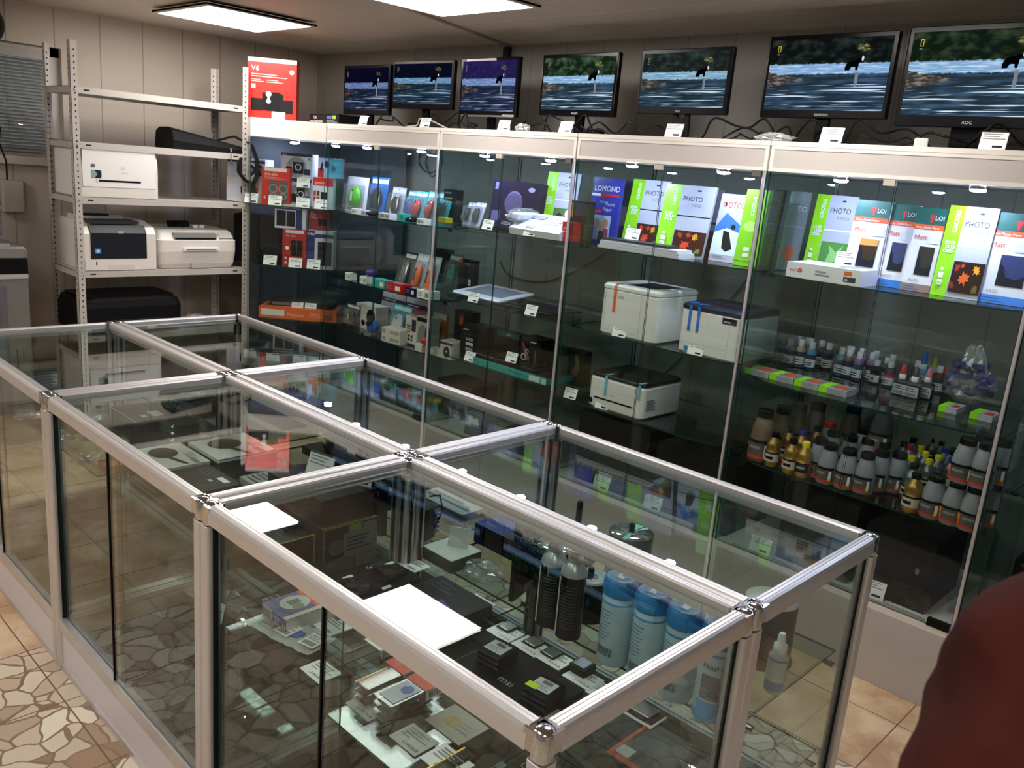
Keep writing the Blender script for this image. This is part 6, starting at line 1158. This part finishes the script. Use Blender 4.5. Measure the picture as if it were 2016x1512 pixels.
t = abox('gadget_box', 'black box printed with a glowing blue ring device', 'box', -1.40, -1.13, .375, .55, .70, .775, C('#0f1114', .35), [('r', .05, .1, .15, .8, C('#2c3036')), ('r', .2, .1, .3, .8, C('#2c3036')), ('r', .35, .1, .45, .8, C('#2c3036'))], [('o', .4, .5, .052, .056, C('#a8b4c4')), ('e', .4, .5, .17, .24, C('#20262c')), ('p', [(.2, .2), (.3, .12), (.5, .16), (.3, .3)], C('#2c4fc0'))], group=KIT)
card('grey folded price holder standing on the glowing ring box', -1.27, .45, .7755, .2, 1.6)
card('white curled price label at the back of the ring box', -1.17, .52, .7755, .5, 1.3)
gam = [('r', .0, .0, 1, .02, C('#8fa020')), ('r', .98, 0, 1, 1, C('#8fa020')), ('e', .45, .2, .14, .1, C('#6c6e70')), ('p', [(.45, .7), (.6, .8), (.62, .65), (.5, .6)], C('#9a5a2c')), ('e', .2, .75, .12, .14, C('#3c3e40')), ('r', .05, .3, .2, .42, C('#2a66a8')), ('r', .45, .45, .55, .52, SILV), ('l', .7, .3, .95, .5, 3, C('#4a4c4a'))]
abox('headset_box', 'large black gaming headset box with lime edges by the divider', 'box', -1.36, -1.115, .375, .55, ZS, .699, C('#131412', .35), (), gam, [('r', 0, 0, .02, 1, C('#8fa020')), ('r', 0, .96, 1, 1, C('#8fa020')), ('e', .25, .35, .15, .25, C('#6c6e70')), ('r', .45, .72, .7, .95, C('#9ab01c')), ('r', .72, .68, .98, .92, C('#8c9094'))], group=KIT)
abox('headset_box', 'smaller black box with a lime edge, under the bright reflection', 'box', -1.32, -1.13, .19, .36, ZS, .685, C('#131412', .35), (), [('r', .97, 0, 1, 1, C('#8fa020')), ('t', 'gaming', .4, .3, .12, C('#8fa020')), ('l', .4, .5, .8, .8, 3, C('#4a4c4a'))], [('r', .96, 0, 1, 1, C('#8fa020'))], group=KIT)
b = MB(); b.art(lambda u, v, l: (.0008 + l, -.055 + u, v), .11, .07, [('r', 0, 0, 1, 1, C('#8e9494', .4)), ('l', .1, .2, .8, .85, 4, DGREY)]); b.box(0, -.055, 0, .0008, .055, .07, ACR); tag(b.build('price_sheet', None, (-1.108, .50 - .01, ZS + .001)), 'grey price sheet in a plastic pocket before the headset box', 'price card')
# lower in the middle counter: clamshell, bag with a card
p = PZ(345, 1180, ZL + .03); Zm = .1685
t = thing('plastic_clamshell', 'round clear plastic clamshell stack seen low through the front glass', 'packaging', (-1.72, .30, .3605), 0)
MB().pane(-.9 + .0, 0, 0, -.899, .001, .001, GL)
for k in range(3): MB().lathe([(.07, k * .014), (.075, k * .014 + .004), (.07, k * .014 + .010), (.03, k * .014 + .012)], ACR, 22).build('clear_lid', t)
crumple('plastic_bag', 'long crumpled clear bag lying low in the middle counter', 'bag', (-1.50, .28, .3605), .12, .07, .05, BAGC, 21)
q = card('white price card leaning on the crumpled bag low in the middle counter', -1.40, .20, .3605, .4, 1.3)
crumple('plastic_bag', 'clear bag near the middle counter door, right of the clamshells', 'bag', (-1.30, .30, .3605), .07, .06, .06, BAGC, 22)
# -- far left counter
abox('game_box', 'flat black box with white stickers on top of the stack, far left counter', 'box', -2.42, -2.20, .33, .52, .665, .715, C('#171615', .4), [('r', 0, .9, 1, 1, C('#a8a69e'))], [('r', .55, .4, .85, .6, SILV), ('r', .7, .2, .82, .3, SILV), ('l', .1, .6, .6, .9, 3, C('#55534e'))])
abox('game_box', 'black ribbed box with a pale tag, below the stickered one', 'box', -2.44, -2.18, .30, .52, ZS, .664, C('#131312', .4), [('l', .1, .1, .6, .9, 6, C('#2c2b29')), ('r', .72, .05, .95, .9, C('#a5a9ac')), ('t', 'boom', .76, .3, .2, DGREY)])
t = thing('disc_boxes', 'pile of domed clear plastic packs beside the black boxes', 'packaging', (-2.12, .46, ZS))
for k in range(5): MB().rbox(.13, .13, .022, .02, ACR, z=k * .025).build('clear_lid', t); MB().cbox(.09, .08, .008, C('#1b2224', .4), z=k * .025 + .004).build('dark_insert', t)
abox('headset_box', 'dark box with a white label behind the clear packs', 'box', -2.35, -2.2, .43 + .1, .553, ZS, .70, C('#2a2c2e', .45), [('r', .6, .4, .8, .8, SILV)])
R = random.Random(12)
cols = ['#c9a8b4', '#a83a3c', '#8fb0c0', '#c4bcc4', '#d8d4d8', '#3a6f9a', '#b8606a', '#cfc9c2', '#7a6a6c', '#d0b8c0']
where_ = ['beside the post', 'in the middle of the heap', 'at the left of the heap', 'in the back of the heap', 'near the front glass', 'under the corner cap', 'at the far side', 'on the right of the heap', 'in the front corner', 'at the very left']
for k in range(10):
    x, y = -2.75 + .07 * k, .16 + .09 * (k % 4)
    t = thing('accessory_packet', 'small clear packet with a %s item inside, %s' % (('pale pink', 'dark red', 'light blue', 'grey lilac', 'white', 'blue', 'rose', 'cream', 'brown', 'faded pink')[k], where_[k]), 'packet', (x, y, ZS), R.uniform(0, 3), 'packets heaped in the far left counter')
    o = crumple('bag', '', '', (0, 0, 0), .055, .04, .028, BAGC, 40 + k, j=.2); o.parent = t
    for kk in ('label', 'category'): del o[kk]
    MB().rbox(.05, .03, .012, .004, C(cols[k], .4), z=.004).build('item', t)
abox('accessory_box', 'small orange and black box on the heap under the chrome corner', 'box', -2.12, -2.04, .17, .22, ZS, .63, C('#d8641c', .4), (), [('r', .0, .0, .4, 1, DARK)])
# -- back row, right hand counter
def canister(label, x, y, turn):
    t = thing('wipes_canister', label, 'canister', (x, y, ZS), turn, 'blue lidded wipes canisters'); r = .0375
    b = MB(); b.lathe([(r * .95, 0), (r, .004), (r, .165), (r * .98, .168)], C('#b8cfd6', .35), 26); b.build('tub', t)
    b = MB(); b.lathe([(r * 1.03, .166), (r * 1.05, .170), (r * 1.05, .192), (r * .95, .204), (r * .86, .2065), (r * .6, .2065), (r * .55, .204), (r * .02, .204)], C('#2b86c8', .3), 28); b.cbox(.016, .012, .0012, C('#e6dcc4'), z=.2042, y=-.004); b.build('lid', t)
    b = MB(); n = 16
    def bd(v0, v1, a0, a1, m, e):
        vs = [((r + e) * math.cos(math.radians(a)), (r + e) * math.sin(math.radians(a)), v) for v in (v0, v1) for a in [a0 + (a1 - a0) * i / n for i in range(n + 1)]]
        b.add(vs, [(i, i + 1, n + 2 + i, n + 1 + i) for i in range(n)], m, True)
    bd(.148, .153, -175, -5, C('#3a8fc8'), .0006); (bd(.0, .02, -175, -5, C('#3f9ad0'), .0006) if turn else None)
    if turn == 0:
        for k in range(9): bd(.13 - k * .0085, .1325 - k * .0085, -150, -75 - (k % 3) * 6, C('#6f8894'), .0008)
        for k in range(12): bd(.025, .045, -120 + k * 5, -118 + k * 5, INK, .001)
    else:
        bd(.05, .105, -120, -60, C('#6a6f76'), .0008); bd(.006, .045, -130, -50, C('#3f9ad0'), .0010)
        vs, fs, tw = text_mesh('PARITY'); s_ = .014; R_ = r + .0012
        b.add([(R_ * math.cos(-PI / 2 + (x_ * s_ - .02) / R_), R_ * math.sin(-PI / 2 + (x_ * s_ - .02) / R_), .118 + y_ * s_) for x_, y_ in vs], fs, C('#4a5058'))
    b.build('paper_label', t)
canister('wipes canister with a blue lid, farthest from the end glass', -.335, .632, 0); canister('wipes canister with a blue lid, second from the spray cans', -.250, .634, 0.001 if False else 0); canister('wipes canister with a blue lid, third from the spray cans', -.166, .633, 0); canister('wipes canister showing the PARITY front, nearest the end glass', -.080, .634, .25)
for x, lab in ((-.535, 'black compressed air can with a silver top, left one'), (-.468, 'black compressed air can with a silver top, right one')):
    t = thing('air_duster', lab, 'spray can', (x, .635 if x < -.5 else .630, ZS), 0, 'compressed air cans'); r = .0305
    MB().lathe([(r, 0), (r * 1.02, .003), (r, .006), (r, .155), (r * 1.03, .158)], C('#191a1b', .3), 24).build('can', t)
    MB().lathe([(r * 1.03, .158), (r * 1.03, .165), (r * .98, .168), (r * .95, .172), (r * .6, .188), (r * .55, .19)], mat('tin', '#c4c4c0', .3, .45), 24).build('shoulder', t)
    MB().lathe([(r * .55, .188), (r * .62, .192), (r * .62, .200), (r * .5, .202), (r * .5, .214), (r * .45, .217)], C('#c9c8c4', .4), 18).build('nozzle_cap', t)
    MB().tube([(-.012, -r - .003, .155), (-.012, -r - .003, .01)], .0018, C('#d8d8d6')).build('straw', t)
    b = MB()
    for k in range(14): vs = [((r + .0006) * math.cos(math.radians(a)), (r + .0006) * math.sin(math.radians(a)), .03 + k * .008 + e) for e in (0, .0022) for a in range(-150, -29, 12)]; b.add(vs, [(i, i + 1, 12 + i, 11 + i) for i in range(10)], C('#4c4f50'), True)
    b.build('printed_text', t)
t = thing('case_pack', 'tall dark violet hanging pack standing left of the spray cans', 'case pack', (-.675, .685, ZS), PI / 2 + .25)
b = MB(); b.rbox(.115, .014, .235, .005, C('#17141f', .25)); b.front(.115, .235, -.0072, [('r', .08, .08, .92, .85, C('#100e18', .2)), ('e', .5, .93, .14, .02, SILV), ('l', .3, .6, .7, .8, 4, C('#3a3648')), ('b', .5, .03, .9, .12, SILV)]); b.build('pack', t)
SILVD = mat('disc_surface', '#c9d0cc', .12, .9)
def spindle(label, x, y, h, side, topm, r=.06, cover=False):
    t = thing('disc_spindle', label, 'disc spindle', (x, y, ZS), 0, 'disc spindles')
    MB().lathe([(r * 1.1, 0), (r * 1.12, .006), (r * 1.05, .010)], C('#0f0f11', .3), 30).build('base', t)
    MB().lathe([(r, .010), (r, h)], side, 30).build('disc_stack', t)
    b = MB(); b.lathe([(r, h), (r, h + .001), (.022, h + .0012), (.02, h + .0012)], topm, 30); b.lathe([(.02, h + .0008), (.019, h + .0016), (.008, h + .0016)], C('#7f8488', .2), 24)
    if topm is SILVD: b.art(lambda u, v, l: (u - r, v - r, h + .0014 + l), 2 * r, 2 * r, [('p', [(.5, .5), (.30, .95), (.5, .99)], C('#8fe0c0', .2)), ('p', [(.5, .5), (.56, .98), (.66, .95)], C('#9fe6e8', .2)), ('p', [(.5, .5), (.6, .03), (.75, .1)], C('#8fdcd8', .2)), ('r', .72, .62, .8, .67, C('#6a78d8'))])  # rainbow gleams painted on the disc as coloured wedges
    b.build('top_disc', t); MB().lathe([(.008, h), (.008, h + .022), (.006, h + .025)], BLK, 14).build('peg', t)
STK = C('#4a4640', .35)
spindle('silver disc spindle with rainbow gleams behind the middle rail', -.565, .985, .135, STK, SILVD); spindle('white topped disc spindle on a black stack near the end', -.118, .925, .150, C('#111215', .3), C('#c9c6be', .3)); spindle('pale disc spindle half hidden behind the spray cans', -.665, .775 + .02, .11, C('#16171a', .3), SILVD, .055); spindle('white topped disc spindle right behind the third canister', -.225, .735, .125, C('#c0c2c0', .35), C('#cfd4d2', .3), .056)
spindle('white disc spindle just behind the right spray can', -.505, .745, .10, C('#1b1c1e', .3), C('#bfc4c2', .3), .05)
t = thing('empty_spindle', 'tall black empty spindle peg standing behind the middle rail', 'disc spindle', (-.73, .96, ZS)); MB().lathe([(.06, 0), (.062, .008), (.02, .012)], BLK, 24).build('base', t); MB().lathe([(.009, .01), (.009, .17), (.006, .175)], BLK, 14).build('peg', t)
t = thing('spray_bottle', 'small clear spray bottle with a white pump and blue label', 'spray bottle', (-.035, .82, ZS))
MB().lathe([(.020, 0), (.021, .003), (.021, .085), (.012, .095)], C('#b8c4c8', .2), 20).build('bottle_body', t); MB().lathe([(.0135, .094), (.0145, .096), (.0145, .112), (.009, .114), (.009, .125), (.008, .135), (.006, .139)], WHT, 18).build('pump_cap', t)
b = MB()
for v0, v1, m in ((.008, .03, C('#3f7fc0')), (.03, .078, C('#d3d9dc')), (.078, .083, C('#3f7fc0'))): vs = [(.0217 * math.cos(math.radians(a)), .0217 * math.sin(math.radians(a)), v) for v in (v0, v1) for a in range(-170, -9, 16)]; b.add(vs, [(i, i + 1, 12 + i, 11 + i) for i in range(10)], m, True)
b.build('paper_label', t)
# on the bright sheet in the back row
abox('paper_sheet', 'pale sheet of card carrying an empty clear stand, by the divider', 'sheet', -.985, -.865, .61, .72, .64, .642, C('#c9cdc6', .5))
abox('gadget_box', 'clear topped carton under the pale sheet', 'box', -.985, -.865, .61, .72, ZS, .6395, C('#3a4644', .4))
t = thing('clear_stand', 'empty clear acrylic card stand on the pale sheet', 'stand', (-.92, .68, .6425), .5); MB().loft([[(-.03, 0, 0), (.03, 0, 0), (.03, .002, 0), (-.03, .002, 0)], [(-.03, .02, .05), (.03, .02, .05), (.03, .022, .05), (-.03, .022, .05)]], ACRH).build('stand_plate', t)
abox('expander_box', 'blue and brown board box with bright lettering behind the divider', 'box', -.98, -.80, .80, .93, ZS, .665, C('#23283c', .35), [('r', 0, .3, 1, .6, DARK)], [('r', 0, 0, .6, 1, C('#1f3f9a')), ('r', .6, 0, 1, 1, C('#4a3c40')), ('t', 'PCI-EXPRESS', .1, .4, .15, C('#a9c0e8'), 0, .8), ('t', 'Titan', .1, .15, .15, C('#a9c0e8'))])
crumple('plastic_bag', 'small twisted clear bag left of the dark violet pack', 'bag', (-.79, .66, ZS), .05, .04, .05, BAGC, 33)
t = thing('cpu_cooler', 'black finned cooler standing with its cable by the divider post', 'cooler', (-1.09, .70, ZS), .2)
for k in range(7): MB().cbox(.07, .06, .003, C('#2c3232', .4, metal=.4), z=.02 + k * .013).build('fin', t)
MB().cbox(.05, .045, .02, C('#161a1a', .4)).build('base', t); MB().tube([(.03, 0, .02), (.05, .02, .09), (.03, .03, .13), (0, .02, .12)], .003, BLK).build('cord', t)
abox('tablet_box', 'dark screen panel leaning behind the headset box', 'box', -1.30, -1.16, .60, .62, ZS, .76, C('#14181c', .3), [('r', .06, .06, .94, .94, C('#1f262c', .2))])
# -- back row, middle and left counters
R = random.Random(9)
for k, (x0, x1, y0, y1, h, m, tp, lab) in enumerate(((-1.90, -1.64, .80, 1.0, .03, C('#17181a', .4), [('l', .1, .2, .9, .8, 4, C('#34363a'))], 'long dark keyboard box under the spot reflections'), (-1.55, -1.36, .86, 1.08, .02, C('#20303a', .4), [('l', .05, .1, .95, .9, 7, C('#8a949a'))], 'slate keyboard sleeve with rows of grey keys'),
        (-1.32, -1.10, .86, 1.08, .025, C('#b5b8b4', .4), [('l', .05, .1, .95, .9, 6, C('#5f666a'))], 'pale keyboard box with printed key rows'), (-1.60, -1.30, .62, .76, .05, C('#24282a', .4), [('r', .6, .3, .9, .7, SILV)], 'dark router box beside the middle rail'))):
    abox('keyboard_box', lab, 'box', x0, x1, y0, y1, ZS, ZS + h, m, (), tp, group='boxes in the back row counters')
card('white price card before the pale keyboard box', -1.32, .83, ZS, .1, 1.3)
t = thing('headphones', 'grey headphones standing on the dark keyboard box', 'headphones', (-1.74, .88, ZS + .031), .6)
pts = [(.07 * math.cos(a), 0, .035 + .075 * math.sin(a)) for a in [PI * i / 10 for i in range(11)]]; MB().tube(pts, .006, DGREY, 8).build('headband', t)
for s in (-1, 1): b = MB(); b.M = Matrix.Translation((s * .066, 0, .035)) @ Matrix.Rotation(PI / 2, 4, 'Y'); b.lathe([(.03, -.012), (.034, -.006), (.034, .006), (.028, .012)], C('#2c2e32', .4), 18); b.build('ear_cup', t)
abox('speaker_box', 'deep violet flat box in the counter nearest the corner cabinet', 'box', -2.44, -2.16, .88, 1.09, ZS, .69, C('#30265a', .35), [('l', .1, .3, .4, .6, 2, C('#7a70a8'))], [('l', .5, .5, .8, .8, 3, C('#6a60a0')), ('r', .2, .3, .26, .4, SILV)])
for k, (x0, x1, y0, y1, h, m, lab) in enumerate(((-2.70, -2.52, .66, .84, .06, C('#1b1b1d', .4), 'black flat box left of the violet one'), (-2.90, -2.74, .90, 1.08, .10, C('#22252a', .4), 'black upright box at the far end glass'), (-2.34, -2.10, .62, .78, .04, C('#2a2320', .4), 'brown black flat box before the violet one'), (-2.66, -2.50, .92, 1.08, .05, C('#4a3626', .5), 'brown carton with open flaps between the dark boxes'))):
    abox('gadget_box', lab, 'box', x0, x1, y0, y1, ZS, ZS + h, m, [('l', .1, .2, .6, .7, 3, GREYLINE)], [('r', .1, .1, .5, .4, C('#4a4c50'))], group='dark boxes in the back row counters')
crumple('plastic_bag', 'clear twisted bag on the black flat box left of the violet one', 'bag', (-2.6, .74, ZS + .061), .06, .05, .05, BAGW, 51)
# ================================================================ jacket sleeve close to the camera
FAB = mat('red_brown_fabric', '#3a140d', .9, noise=.75, nscale=16, bump=1.0)  # strong colour noise paints the dark of the creases into the cloth
def cpt(px, py, d): return CLOC + _ray(px, py) * d
A, B_ = cpt(2330, 1150, .50), cpt(2130, 1900, .46); ax = (B_ - A); LN = ax.length; ax.normalize()
u = ax.cross(Vector((0, 0, 1))).normalized(); v = ax.cross(u); L = []
for i in range(37):
    s = i / 36; c = A + ax * LN * s; rr = .108 * math.sqrt(max(.02, 1 - (1 - min(1, s * 2.6)) ** 2)) ; ring = []
    for k in range(48):
        a = 2 * PI * k / 48; q = rr * (1 + .022 * math.sin(a * 3 + s * 13) + .018 * math.sin(-a * 4 + s * 17) + .008 * math.sin(a * 9 + s * 40))
        ring.append(tuple(c + (u * math.cos(a) + v * math.sin(a)) * q - A))
    L.append(ring)
b = MB(); b.loft(L, FAB, True); tag(b.build('jacket_sleeve', None, A), 'out-of-focus red brown quilted jacket sleeve at the lower right edge', 'jacket')
